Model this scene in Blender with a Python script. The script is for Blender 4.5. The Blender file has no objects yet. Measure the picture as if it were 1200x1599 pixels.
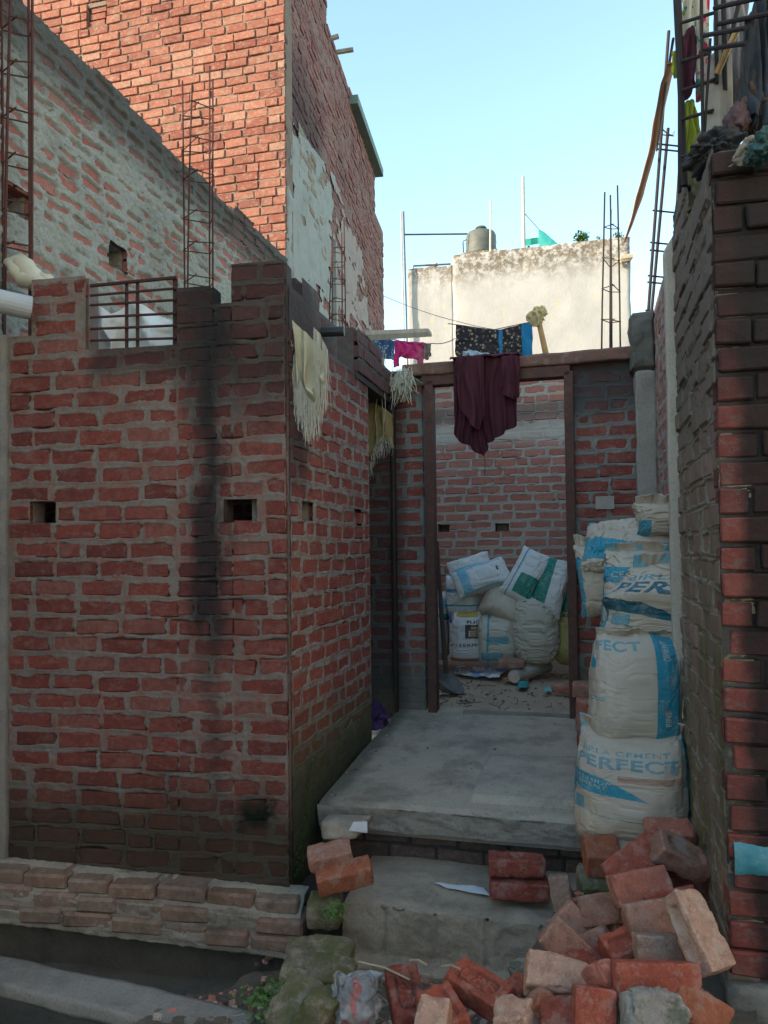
import bpy, bmesh, math, random
import numpy as np
from mathutils import Vector, Matrix
from mathutils.bvhtree import BVHTree

R = math.radians
sc = bpy.context.scene
col = sc.collection

# ---------------------------------------------------------------- camera, sky, sun, exposure
F = 1200.0                       # focal length in photo pixels (photo is 1200 x 1599)
PITCH, ROLL, SHIFT = R(1.6), 0.0115, 28.0
cam_d = bpy.data.cameras.new('camera')
cam = bpy.data.objects.new('camera', cam_d); col.objects.link(cam)
cam_d.sensor_fit = 'HORIZONTAL'; cam_d.sensor_width = 36.0; cam_d.lens = 36.0
cam_d.clip_start = 0.05; cam_d.clip_end = 2000
cam_d.shift_y = SHIFT / 1200.0
cam.matrix_world = Matrix.Rotation(R(90) + PITCH, 4, 'X') @ Matrix.Rotation(-ROLL, 4, 'Z')
sc.camera = cam

SUN_AZ, SUN_EL = R(72), R(21)    # light travels to +Y, turned SUN_AZ to the right
world = bpy.data.worlds.new('World'); sc.world = world; world.use_nodes = True
wn = world.node_tree.nodes; wl = world.node_tree.links
for n in list(wn): wn.remove(n)
sky = wn.new('ShaderNodeTexSky'); sky.sky_type = 'NISHITA'; sky.sun_disc = False
sky.sun_elevation = SUN_EL; sky.sun_rotation = R(180) + SUN_AZ
sky.air_density = 1.1; sky.dust_density = 0.4; sky.ozone_density = 1.2; sky.altitude = 100
tint = wn.new('ShaderNodeMix'); tint.data_type = 'RGBA'; tint.blend_type = 'MULTIPLY'
tint.inputs[0].default_value = 1.0; tint.inputs[7].default_value = (0.92, 0.95, 0.85, 1)
bg = wn.new('ShaderNodeBackground'); bg.inputs[1].default_value = 0.15
wo = wn.new('ShaderNodeOutputWorld')
wl.new(sky.outputs[0], tint.inputs[6]); wl.new(tint.outputs[2], bg.inputs[0]); wl.new(bg.outputs[0], wo.inputs[0])

sd = bpy.data.lights.new('sun', 'SUN'); sd.energy = 2.3; sd.angle = R(0.6); sd.color = (1.0, 0.84, 0.68)
sun = bpy.data.objects.new('sun', sd); col.objects.link(sun)
sun.rotation_euler = Vector((math.sin(SUN_AZ)*math.cos(SUN_EL), math.cos(SUN_AZ)*math.cos(SUN_EL), -math.sin(SUN_EL))).to_track_quat('-Z', 'Y').to_euler()
sc.view_settings.view_transform = 'Standard'; sc.view_settings.look = 'None'
sc.view_settings.gamma = 1.0; sc.view_settings.use_curve_mapping = False
sc.view_settings.exposure = 1.98
sc.cycles.max_bounces = 8; sc.cycles.diffuse_bounces = 5

# ---------------------------------------------------------------- frames: camera at the origin, z relative to the eye
CM = cam.matrix_world.to_3x3()
def ray(px, py):
    return CM @ Vector(((px - 600.0) / F, -((py - 799.5) - SHIFT) / F, -1.0))
C0 = Vector((-0.465, 3.65, 0.0))
YAW = math.atan(315.0 / 1200.0)
E = Vector((math.cos(YAW), -math.sin(YAW), 0)); D = Vector((math.sin(YAW), math.cos(YAW), 0)); ZZ = Vector((0, 0, 1))
EF = Vector((0.985, -0.1696, 0)).normalized()        # the front wall of the small enclosure is turned a little less
def W(u, v, h): return C0 + E*u + D*v + ZZ*h
def PY(px, py, Y): r = ray(px, py); return r * (Y / r.y)
def PZ(px, py, h): r = ray(px, py); return r * (h / r.z)
def PV(px, py, v): r = ray(px, py); return r * ((C0.dot(D) + v) / r.dot(D))
def PU(px, py, u): r = ray(px, py); return r * ((C0.dot(E) + u) / r.dot(E))
def PP(px, py, o, n): r = ray(px, py); return r * (o.dot(n) / r.dot(n))
def uv_of(p): q = p - C0; return q.dot(E), q.dot(D)
def topx(p):
    q = CM.transposed() @ Vector(p)
    if q.z > -0.05: return (-9e3, -9e3, 0)
    return (600 + F*q.x/-q.z, 799.5 + SHIFT - F*q.y/-q.z, -q.z)

# ---------------------------------------------------------------- noise in numpy
def _h(ix, iy, iz, seed):
    with np.errstate(over='ignore'):
        n = (ix.astype(np.int64)*374761393 + iy.astype(np.int64)*668265263 + iz.astype(np.int64)*2147483647 + seed*974634777) & 0xffffffff
        n = ((n ^ (n >> 13)) * 1274126177) & 0xffffffff
        n = ((n ^ (n >> 15)) * 2246822519) & 0xffffffff
        return ((n ^ (n >> 16)) & 0xffff) / 65535.0
def vn3(x, y, z, seed=0):
    x, y, z = np.broadcast_arrays(np.asarray(x, float), np.asarray(y, float), np.asarray(z, float))
    ix, iy, iz = np.floor(x), np.floor(y), np.floor(z)
    fx, fy, fz = x-ix, y-iy, z-iz
    fx = fx*fx*(3-2*fx); fy = fy*fy*(3-2*fy); fz = fz*fz*(3-2*fz)
    r = 0
    for a in (0, 1):
        for b in (0, 1):
            for c in (0, 1):
                r = r + _h(ix+a, iy+b, iz+c, seed)*(fx if a else 1-fx)*(fy if b else 1-fy)*(fz if c else 1-fz)
    return r*2-1
def vn2(x, y, seed=0):
    x, y = np.broadcast_arrays(np.asarray(x, float), np.asarray(y, float))
    ix, iy = np.floor(x), np.floor(y); fx, fy = x-ix, y-iy
    fx = fx*fx*(3-2*fx); fy = fy*fy*(3-2*fy); z = np.zeros_like(ix); r = 0
    for a in (0, 1):
        for b in (0, 1):
            r = r + _h(ix+a, iy+b, z, seed)*(fx if a else 1-fx)*(fy if b else 1-fy)
    return r*2-1
def fbm2(x, y, seed=0, o=4):
    r, a, t = 0, 1.0, 0
    for i in range(o):
        r = r + a*vn2(np.asarray(x)*2**i, np.asarray(y)*2**i, seed+i*17); t += a; a *= 0.55
    return r/t
def fbm3(x, y, z, seed=0, o=3):
    r, a, t = 0, 1.0, 0
    for i in range(o):
        r = r + a*vn3(np.asarray(x)*2**i, np.asarray(y)*2**i, np.asarray(z)*2**i, seed+i*17); t += a; a *= 0.55
    return r/t
def sstep(x): x = np.clip(x, 0, 1); return x*x*(3-2*x)

# ---------------------------------------------------------------- mesh and object helpers
def mesh_np(name, verts, faces, mats=(), smooth=False, midx=None):
    me = bpy.data.meshes.new(name)
    verts = np.asarray(verts, dtype=np.float32).reshape(-1, 3)
    if isinstance(faces, np.ndarray):
        n, k = faces.shape
        me.vertices.add(len(verts)); me.vertices.foreach_set('co', verts.ravel())
        me.loops.add(n*k); me.loops.foreach_set('vertex_index', faces.astype(np.int32).ravel())
        me.polygons.add(n); me.polygons.foreach_set('loop_start', np.arange(0, n*k, k, dtype=np.int32))
        me.update(calc_edges=True)
    else:
        me.from_pydata([tuple(map(float, v)) for v in verts], [], faces)
    for m in (mats if isinstance(mats, (list, tuple)) else [mats]): me.materials.append(m)
    if midx is not None: me.polygons.foreach_set('material_index', np.asarray(midx, dtype=np.int32))
    if smooth: me.polygons.foreach_set('use_smooth', np.ones(len(me.polygons), dtype=bool))
    me.validate(); me.update()
    return me
def link(name, me, parent=None, label=None, cat=None, group=None, kind=None):
    o = bpy.data.objects.new(name, me); col.objects.link(o)
    if parent is not None: o.parent = parent
    if label: o['label'] = label
    if cat: o['category'] = cat
    if group: o['group'] = group
    if kind: o['kind'] = kind
    return o
def thing(name, label, cat, loc=(0, 0, 0), group=None):
    o = link(name, None, None, label, cat, group); o.location = loc; return o
def child(name, verts, faces, mat, root, smooth=False, kind=None, label=None, midx=None):
    """a part given in world coordinates, stored relative to its root"""
    off = np.zeros(3); p = root
    while p is not None: off = off + np.array(p.location); p = p.parent
    me = mesh_np(name, np.asarray(verts, float).reshape(-1, 3) - off, faces, mat, smooth, midx)
    return link(name, me, root, label=label, kind=kind)
def single(name, verts, faces, mat, label, cat, group=None, smooth=False, kind=None, midx=None):
    v = np.asarray(verts, float).reshape(-1, 3); c = v.mean(0); c[2] = v[:, 2].min()
    o = link(name, mesh_np(name, v - c, faces, mat, smooth, midx), None, label, cat, group, kind); o.location = c
    return o
class MB:
    def __init__(s): s.v = []; s.f = []; s.m = []
    def add(s, v, f, m=0):
        b = len(s.v); s.v += [tuple(map(float, p)) for p in v]; s.f += [tuple(int(i)+b for i in q) for q in f]; s.m += [m]*len(f)
        return s
    def box(s, c, ax, ay, az, m=0):
        """centre and three half-extent vectors"""
        c, ax, ay, az = Vector(c), Vector(ax), Vector(ay), Vector(az)
        v = [c+ax*i+ay*j+az*k for k in (-1, 1) for j in (-1, 1) for i in (-1, 1)]
        return s.add(v, [(0, 2, 3, 1), (4, 5, 7, 6), (0, 1, 5, 4), (2, 6, 7, 3), (0, 4, 6, 2), (1, 3, 7, 5)], m)
    def hexa(s, b, t, m=0):
        """bottom quad and top quad"""
        return s.add(list(b)+list(t), [(3, 2, 1, 0), (4, 5, 6, 7), (0, 1, 5, 4), (1, 2, 6, 5), (2, 3, 7, 6), (3, 0, 4, 7)], m)
    def tube(s, pts, r, n=7, m=0, cap=True):
        pts = [Vector(p) for p in pts]; rs = r if isinstance(r, (list, tuple)) else [r]*len(pts)
        rings = []; prev = None
        for i, p in enumerate(pts):
            d = (pts[min(i+1, len(pts)-1)] - pts[max(i-1, 0)]).normalized()
            if prev is None:
                a = d.orthogonal().normalized()
            else:
                a = (prev - d*prev.dot(d)).normalized()
            prev = a; b = d.cross(a)
            rings.append([p + a*rs[i]*math.cos(2*math.pi*k/n) + b*rs[i]*math.sin(2*math.pi*k/n) for k in range(n)])
        v = [q for g in rings for q in g]; f = []
        for i in range(len(pts)-1):
            for k in range(n): f.append((i*n+k, i*n+(k+1) % n, (i+1)*n+(k+1) % n, (i+1)*n+k))
        if cap: f.append(tuple(range(n-1, -1, -1))); f.append(tuple((len(pts)-1)*n+k for k in range(n)))
        return s.add(v, f, m)
    def part(s, name, mat, root, **k): return child(name, s.v, s.f, mat, root, midx=s.m, **k)
    def lone(s, name, mat, label, cat, group=None, **k): return single(name, s.v, s.f, mat, label, cat, group, midx=s.m, **k)
def grid_faces(nu, nv, keep=None):
    i = np.arange(nu-1)[:, None]; j = np.arange(nv-1)[None, :]
    a = i*nv+j
    f = np.stack([a, a+nv, a+nv+1, a+1], -1).reshape(-1, 4)
    if keep is not None: f = f[keep.reshape(-1)]
    return f
def bevel(o, w, seg=2):
    m = o.modifiers.new('bevel', 'BEVEL'); m.width = w; m.segments = seg; m.limit_method = 'ANGLE'
    return o
def rough_box(name, b, t, mat, n=(20, 6, 12), amp=0.01, freq=9.0, seed=0, root=None, rad=0.015, kind=None, label=None, cat=None, group=None):
    """a hexahedron b (4 bottom corners) t (4 top corners) with a subdivided, uneven skin and worn edges"""
    b = [np.array(p, float) for p in b]; t = [np.array(p, float) for p in t]
    def tri(x, y, z):
        lo = (b[0]*(1-x)+b[1]*x)*(1-y)+(b[3]*(1-x)+b[2]*x)*y
        hi = (t[0]*(1-x)+t[1]*x)*(1-y)+(t[3]*(1-x)+t[2]*x)*y
        return lo*(1-z)+hi*z
    cen = tri(.5, .5, .5)
    X, Y, Z = [np.linspace(0, 1, k+1) for k in n]
    vid = {}; vs = []; fs = []
    def V(i, j, k):
        key = (i, j, k)
        if key not in vid: vid[key] = len(vs); vs.append(key)
        return vid[key]
    for k in (0, n[2]):
        for i in range(n[0]):
            for j in range(n[1]):
                q = [V(i, j, k), V(i+1, j, k), V(i+1, j+1, k), V(i, j+1, k)]; fs.append(q if k else q[::-1])
    for j in (0, n[1]):
        for i in range(n[0]):
            for k in range(n[2]):
                q = [V(i, j, k), V(i+1, j, k), V(i+1, j, k+1), V(i, j, k+1)]; fs.append(q[::-1] if j else q)
    for i in (0, n[0]):
        for j in range(n[1]):
            for k in range(n[2]):
                q = [V(i, j, k), V(i, j+1, k), V(i, j+1, k+1), V(i, j, k+1)]; fs.append(q if i else q[::-1])
    P = []
    ex = np.linalg.norm(tri(1, .5, .5)-tri(0, .5, .5)); ey = np.linalg.norm(tri(.5, 1, .5)-tri(.5, 0, .5)); ez = np.linalg.norm(tri(.5, .5, 1)-tri(.5, .5, 0))
    for (i, j, k) in vs:
        x, y, z = X[i], Y[j], Z[k]
        out = sum(1 for q, m in ((i, n[0]), (j, n[1]), (k, n[2])) if q in (0, m))
        p = tri(x, y, z)
        if out >= 2: p = p + (cen-p)/max(1e-6, np.linalg.norm(cen-p))*rad*(0.7 if out == 2 else 1.2)
        P.append(p)
    P = np.array(P); q = P*freq
    dn = np.stack([fbm3(q[:, 0], q[:, 1], q[:, 2], seed+k*5) for k in range(3)], -1)*amp*1.6
    fs = np.array(fs)
    if root is None: return single(name, P+dn, fs, mat, label, cat, group, kind=kind, smooth=True)
    return child(name, P+dn, fs, mat, root, smooth=True, kind=kind, label=label)

# ---------------------------------------------------------------- materials
class NT:
    def __init__(s, name):
        s.mat = bpy.data.materials.new(name); s.mat.use_nodes = True; s.t = s.mat.node_tree
        s.t.nodes.clear()
        s.out = s.t.nodes.new('ShaderNodeOutputMaterial'); s.b = s.t.nodes.new('ShaderNodeBsdfPrincipled')
        s.t.links.new(s.b.outputs[0], s.out.inputs[0]); s._pos = None
    def put(s, sock, v):
        if isinstance(v, bpy.types.NodeSocket): s.t.links.new(v, sock)
        elif isinstance(v, (tuple, list)): sock.default_value = tuple(v)+((1,) if len(v) == 3 and len(sock.default_value) == 4 else ())
        else: sock.default_value = v
    def pos(s):
        if s._pos is None: s._pos = s.t.nodes.new('ShaderNodeNewGeometry').outputs['Position']
        return s._pos
    def obj(s): return s.t.nodes.new('ShaderNodeTexCoord').outputs['Object']
    def math(s, op, a, b=0.0, c=0.0, clamp=False):
        n = s.t.nodes.new('ShaderNodeMath'); n.operation = op; n.use_clamp = clamp
        s.put(n.inputs[0], a); s.put(n.inputs[1], b); s.put(n.inputs[2], c); return n.outputs[0]
    def vscale(s, v, k):
        n = s.t.nodes.new('ShaderNodeVectorMath'); n.operation = 'MULTIPLY'; s.put(n.inputs[0], v); n.inputs[1].default_value = k; return n.outputs[0]
    def dot(s, v, k):
        n = s.t.nodes.new('ShaderNodeVectorMath'); n.operation = 'DOT_PRODUCT'; s.put(n.inputs[0], v); n.inputs[1].default_value = k; return n.outputs['Value']
    def noise(s, scale, detail=4, rough=0.6, vec=None, stretch=None, dist=0.0):
        n = s.t.nodes.new('ShaderNodeTexNoise'); n.inputs['Scale'].default_value = scale; n.inputs['Detail'].default_value = detail
        n.inputs['Roughness'].default_value = rough; n.inputs['Distortion'].default_value = dist
        v = vec if vec is not None else s.pos()
        if stretch: v = s.vscale(v, stretch)
        s.put(n.inputs['Vector'], v); return n.outputs['Fac']
    def vor(s, scale, stretch=None, feat='F1'):
        n = s.t.nodes.new('ShaderNodeTexVoronoi'); n.feature = feat; n.inputs['Scale'].default_value = scale
        v = s.pos()
        if stretch: v = s.vscale(v, stretch)
        s.put(n.inputs['Vector'], v); return n.outputs[0]
    def mr(s, x, a, b, lo=0.0, hi=1.0):
        n = s.t.nodes.new('ShaderNodeMapRange'); n.interpolation_type = 'SMOOTHSTEP'
        s.put(n.inputs[0], x); s.put(n.inputs[1], a); s.put(n.inputs[2], b); s.put(n.inputs[3], lo); s.put(n.inputs[4], hi); return n.outputs[0]
    def mix(s, f, a, b, mode='MIX'):
        n = s.t.nodes.new('ShaderNodeMix'); n.data_type = 'RGBA'; n.blend_type = mode
        s.put(n.inputs[0], f); s.put(n.inputs[6], a); s.put(n.inputs[7], b); return n.outputs[2]
    def ramp(s, x, stops):
        n = s.t.nodes.new('ShaderNodeValToRGB'); r = n.color_ramp
        while len(r.elements) < len(stops): r.elements.new(0.5)
        for e, (p, c) in zip(r.elements, stops): e.position = p; e.color = tuple(c)+(1,)
        s.put(n.inputs[0], x); return n.outputs[0]
    def rnd(s):
        a = s.t.nodes.new('ShaderNodeObjectInfo').outputs['Random']; b = s.t.nodes.new('ShaderNodeNewGeometry').outputs['Random Per Island']
        return s.math('FRACT', s.math('ADD', a, b))
    def bump(s, h, strength=0.5, dist=0.01, prev=None):
        n = s.t.nodes.new('ShaderNodeBump'); n.inputs['Strength'].default_value = strength; n.inputs['Distance'].default_value = dist
        s.put(n.inputs['Height'], h)
        if prev is not None: s.put(n.inputs['Normal'], prev)
        return n.outputs[0]
    def done(s, color, rough=0.9, normal=None, spec=0.25, **k):
        s.put(s.b.inputs['Base Color'], color); s.put(s.b.inputs['Roughness'], rough); s.b.inputs['Specular IOR Level'].default_value = spec
        if normal is not None: s.put(s.b.inputs['Normal'], normal)
        for a, v in k.items(): s.put(s.b.inputs[a.replace('_', ' ')], v)
        return s.mat

def zone(t, o, U, s0, s1, z0, z1, soft=0.05, rag=0.1, nscale=6.0, stretch=None):
    """a ragged patch in wall coordinates: s along U from o, z absolute height (a stain with its own shape)"""
    n = t.math('SUBTRACT', t.noise(nscale, 5, 0.65, stretch=stretch), 0.5)
    s_ = t.math('ADD', t.math('SUBTRACT', t.dot(t.pos(), tuple(U)), o.dot(U)), t.math('MULTIPLY', n, rag*2))
    z_ = t.math('ADD', t.dot(t.pos(), (0, 0, 1)), t.math('MULTIPLY', n, rag*2))
    f = t.math('MULTIPLY', t.mr(s_, s0-soft, s0+soft), t.mr(s_, s1-soft, s1+soft, 1.0, 0.0))
    g = t.math('MULTIPLY', t.mr(z_, z0-soft*2, z0+soft*2), t.mr(z_, z1-soft*2, z1+soft*2, 1.0, 0.0))
    return t.math('MULTIPLY', f, g)
def apply_stains(t, c, stains):
    for st in stains:
        m = st['mask'](t)
        c = t.mix(t.math('MULTIPLY', m, st.get('k', 0.8), clamp=True), c, st['c'])
    return c
def brick_mat(name, cols, stains=(), dust=0.35, dustc=(0.30, 0.26, 0.22), bump=0.6, grime=0.3):
    t = NT(name)
    c = t.ramp(t.rnd(), [(i/(len(cols)-1), x) for i, x in enumerate(cols)])
    c = t.mix(t.mr(t.noise(38, 5, 0.7), 0.3, 0.75, 0, 0.55), c, tuple(x*0.55 for x in cols[0]))
    c = t.mix(t.mr(t.noise(11, 6, 0.7), 0.52, 0.72, 0, dust), c, dustc)
    c = t.mix(t.mr(t.noise(150, 2, 0.5), 0.6, 0.8, 0, 0.35), c, (0.36, 0.24, 0.18))
    c = t.mix(t.mr(t.noise(17, 7, 0.8, stretch=(1, 1, 2)), 0.53, 0.60, 0, dust*1.4), c, tuple(x*.8 for x in dustc))
    c = t.mix(t.mr(t.noise(2.3, 5, 0.65), 0.45, 0.75, 0, grime), c, (0.035, 0.03, 0.028))
    c = apply_stains(t, c, stains)
    nb = t.bump(t.noise(60, 6, 0.7), bump, 0.006); nb = t.bump(t.noise(260, 3, 0.6), bump*0.5, 0.002, nb)
    return t.done(c, t.mr(t.noise(30, 3), 0.3, 0.7, 0.8, 0.97), nb, 0.18)
def mortar_mat(name, c1, c2, stains=(), bump=0.7, grime=0.4, moss=0.0, redden=0.0):
    t = NT(name)
    c = t.mix(t.noise(7, 6, 0.7), c1, c2)
    c = t.mix(t.mr(t.noise(90, 4, 0.7), 0.45, 0.75, 0, 0.45), c, tuple(x*0.5 for x in c1))
    c = t.mix(t.mr(t.noise(2.1, 6, 0.7), 0.45, 0.75, 0, grime), c, (0.04, 0.037, 0.033))
    if redden: c = t.mix(t.mr(t.noise(13, 6, 0.7), 0.44, 0.62, 0, redden), c, (0.24, 0.085, 0.06))
    if moss: c = t.mix(t.mr(t.noise(3.3, 6, 0.7), 0.5, 0.66, 0, moss), c, (0.045, 0.055, 0.022))
    c = apply_stains(t, c, stains)
    nb = t.bump(t.noise(45, 7, 0.75), bump, 0.010); nb = t.bump(t.noise(220, 3, 0.6), bump*0.6, 0.003, nb)
    return t.done(c, 0.93, nb, 0.15)
def plain_mat(name, c1, c2=None, rough=0.8, nscale=8, bump=0.15, dist=0.004, spec=0.3, metal=0.0, speck=None):
    t = NT(name); c2 = c2 or tuple(x*0.7 for x in c1)
    c = t.mix(t.mr(t.noise(nscale, 6, 0.65), 0.3, 0.7), c1, c2)
    if speck: c = t.mix(t.mr(t.noise(speck[0], 4, 0.65), speck[1], speck[1]+0.12, 0, speck[3]), c, speck[2])
    return t.done(c, rough, t.bump(t.noise(nscale*8, 4, 0.6), bump, dist), spec, Metallic=metal)
# ---------------------------------------------------------------- brick walls: bricks one by one, mortar as a displaced skin between them
def brick_variants(bl, bd, bh, mat, n=6, seed=0, name='brick', w=0.006):
    out = []; rng = random.Random(seed)
    for i in range(n):
        bm = bmesh.new(); bmesh.ops.create_cube(bm, size=1.0)
        for v in bm.verts:
            v.co.x *= bl; v.co.y *= bd; v.co.z *= bh
            v.co += Vector((rng.uniform(-1, 1)*bl*0.018, rng.uniform(-1, 1)*0.004, rng.uniform(-1, 1)*bh*0.045))
        bmesh.ops.bevel(bm, geom=list(bm.edges), offset=w, segments=1, profile=0.6, affect='EDGES')
        me = bpy.data.meshes.new(name); bm.to_mesh(me); bm.free(); me.materials.append(mat)
        out.append(me)
    return out
def mesh_arrays(me):
    v = np.empty(len(me.vertices)*3, np.float32); me.vertices.foreach_get('co', v)
    return v.reshape(-1, 3), [tuple(p.vertices) for p in me.polygons]
class Budget:
    """at most 290 bricks of a thing stay single, the rest of that thing is one joined mass"""
    def __init__(s, n=290): s.n = n; s.items = []
    def close(s, root, mat):
        loc = Vector(root.location)
        def key(it):
            px, py, z = topx(it[1].translation)
            return (0 if -10 < px < 1210 and -10 < py < 1610 else 1, z)
        s.items.sort(key=key)
        for me, M in s.items[:s.n]:
            o = link('brick', me, root); m = M.copy(); m.translation = M.translation - loc; o.matrix_local = m
        rest = s.items[s.n:]
        if rest:
            V = []; Fc = []; b = 0; cache = {}
            for me, M in rest:
                if me.name not in cache: cache[me.name] = mesh_arrays(me)
                v, f = cache[me.name]; A = np.array(M)
                V.append(v @ A[:3, :3].T + A[:3, 3]); Fc += [tuple(i+b for i in q) for q in f]; b += len(v)
            child('brick', np.concatenate(V), Fc, mat, root, kind='stuff')

def brick_wall(root, O, U, prof, h0, course, bl, bmat, mmat, holes=(), thick=0.23, res=0.008, joint=0.014, seed=0, budget=None,
               a=0.002, amp=0.004, off=0.0, rag=0.010, patch=0.0, rec=0.006, jit=0.003, bh=None, own_core=True, shift=0.0, coremat=None,
               skip=0.0, patchfn=None, wav=0.0, slope=1.5, nfq=(16, 26), core_max=1e9, core_min=-1e9):
    """prof: list of (s0, s1, top height); O: left end at height 0; holes: (s0, s1, h0, h1, 'blind'|'through')"""
    rng = random.Random(seed); U = Vector(U).normalized(); N = U.cross(ZZ)
    L0, L1 = min(p[0] for p in prof), max(p[1] for p in prof); Ht = max(p[2] for p in prof)
    bd = 0.10; bh = bh or course - joint
    var = brick_variants(bl-joint, bd, bh, bmat, 6, seed)
    Rm = Matrix((( U.x, -N.x, 0), (U.y, -N.y, 0), (0, 0, 1))).to_4x4()
    items = budget.items if budget is not None else None
    rects = []
    nr = int(math.ceil((Ht-h0)/course))
    for r in range(nr):
        t0 = h0 + r*course; t1 = t0 + bh
        iv = sorted((p[0], p[1]) for p in prof if p[2] >= t0 + course*0.75)
        merged = []
        for x0, x1 in iv:
            if merged and x0 <= merged[-1][1] + 1e-6: merged[-1][1] = max(merged[-1][1], x1)
            else: merged.append([x0, x1])
        for hl in holes:
            if hl[2] < t1 - 0.02 and hl[3] > t0 + 0.02:
                nm = []
                for x0, x1 in merged:
                    if hl[1] <= x0 or hl[0] >= x1: nm.append([x0, x1]); continue
                    if hl[0] - x0 > 0.03: nm.append([x0, hl[0]])
                    if x1 - hl[1] > 0.03: nm.append([hl[1], x1])
                merged = nm
        o = (bl/2 if r % 2 else 0.0) + shift + rng.uniform(-0.02, 0.02)
        s = L0 - bl + o
        while s < L1:
            ln = bl*rng.choice((1, 1, 1, 1, 1, 1, 0.97, 1.04, 0.98, 1.02, 0.55)) if rag > 0.004 else bl
            b0, b1 = s + joint*rng.uniform(.2, .8), s + ln - joint*rng.uniform(.2, .8); s += ln
            for x0, x1 in merged:
                c0, c1 = max(b0, x0+0.002), min(b1, x1-0.002)
                if c1 - c0 < 0.035: continue
                if rng.random() < skip: continue
                dz = rng.uniform(-.004, .004) + wav*math.sin((c0+c1)*1.7 + r*.13)
                rects.append((c0, c1, t0+dz, t1+dz))
                me = rng.choice(var)
                M = Matrix.Translation(O + U*((c0+c1)/2) + ZZ*((t0+t1)/2+dz) - N*(bd/2 + rng.uniform(-jit, jit))) @ Rm @ \
                    Matrix.Rotation(rng.uniform(-.012, .012), 4, 'Y') @ Matrix.Rotation(rng.uniform(-.012, .012), 4, 'Z') @ \
                    Matrix.Diagonal(((c1-c0)/(bl-joint), 1, rng.uniform(.94, 1.03), 1))
                if items is not None: items.append((me, M))
    # mortar skin
    ns = max(3, int((L1-L0)/res)+1); nt = max(3, int((Ht-h0)/res)+1)
    s = np.linspace(L0, L1, ns); t = np.linspace(h0, Ht, nt)
    d = np.full((ns, nt), -0.03)
    for (x0, x1, z0, z1) in rects:
        i0, i1 = np.searchsorted(s, (x0-.025, x1+.025)); j0, j1 = np.searchsorted(t, (z0-.025, z1+.025))
        ss = s[i0:i1, None]; tt = t[None, j0:j1]
        d[i0:i1, j0:j1] = np.maximum(d[i0:i1, j0:j1], np.minimum(np.minimum(ss-x0, x1-ss), np.minimum(tt-z0, z1-tt)))
    S, T = np.meshgrid(s, t, indexing='ij')
    n1 = fbm2(S*nfq[0], T*nfq[1], seed+1, 4); n2 = fbm2(S*48, T*60, seed+2, 3)
    cover = off + rag*n1
    if patch: cover = cover + patch*fbm2(S*1.6, T*2.6, seed+3, 4)
    if patchfn is not None: cover = cover + patchfn(S, T)
    x = d - cover
    h = a + amp*n2 - np.clip(x*slope, 0, 0.03) - rec*sstep(np.clip(-d/(joint*0.5+1e-4), 0, 1))
    sc_, tc_ = (S[:-1, :-1]+S[1:, 1:])/2, (T[:-1, :-1]+T[1:, 1:])/2
    keep = np.zeros(sc_.shape, bool)
    for (x0, x1, tp) in prof: keep |= (sc_ >= x0) & (sc_ <= x1) & (tc_ <= tp)
    for hl in holes: keep &= ~((sc_ > hl[0]) & (sc_ < hl[1]) & (tc_ > hl[2]) & (tc_ < hl[3]))
    P = np.array(O)[None, None, :] + S[..., None]*np.array(U) + T[..., None]*np.array((0, 0, 1)) + h[..., None]*np.array(N)
    child('mortar', P.reshape(-1, 3), grid_faces(ns, nt, keep), mmat, root, smooth=True)
    if own_core:
        mb = MB(); sb = sorted({round(q, 5) for p in prof for q in p[:2]} | {round(q, 5) for hl in holes for q in hl[:2] if L0 < q < L1})
        tb = sorted({h0} | {round(p[2], 5) for p in prof} | {round(q, 5) for hl in holes for q in hl[2:4]})
        y0, y1 = 0.034, thick
        for x0, x1 in zip(sb[:-1], sb[1:]):
            x1 = min(x1, core_max); x0 = max(x0, core_min)
            xm = (x0+x1)/2
            tp = max([p[2] for p in prof if p[0] <= xm <= p[1]] or [h0])
            run = None
            for z0, z1 in zip(tb[:-1], tb[1:]):
                zm = (z0+z1)/2
                solid = zm < tp and not any(hl[0] < xm < hl[1] and hl[2] < zm < hl[3] for hl in holes)
                if solid: run = [z0, z1] if run is None else [run[0], z1]
                if (not solid or z1 == tb[-1]) and run is not None:
                    c = O + U*xm + ZZ*((run[0]+run[1])/2) - N*((y0+y1)/2)
                    mb.box(c, U*((x1-x0)/2), N*((y1-y0)/2), ZZ*((run[1]-run[0])/2)); run = None
        for hl in holes:
            if len(hl) > 4 and hl[4] == 'through': continue
            c = O + U*((hl[0]+hl[1])/2) + ZZ*((hl[2]+hl[3])/2) - N*(thick-0.012)
            mb.box(c, U*((hl[1]-hl[0])/2-.001), N*0.01, ZZ*((hl[3]-hl[2])/2-.001))
        child('wall_core', mb.v, mb.f, coremat or mmat, root)
    return rects
def s_of(o, U, p): return (p - o).dot(U)

RED = [(0.13, 0.038, 0.031), (0.215, 0.052, 0.041), (0.255, 0.066, 0.050), (0.185, 0.047, 0.037), (0.23, 0.060, 0.047), (0.25, 0.095, 0.075), (0.20, 0.050, 0.040)]
GREYM = (0.17, 0.15, 0.135), (0.25, 0.225, 0.20)

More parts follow.
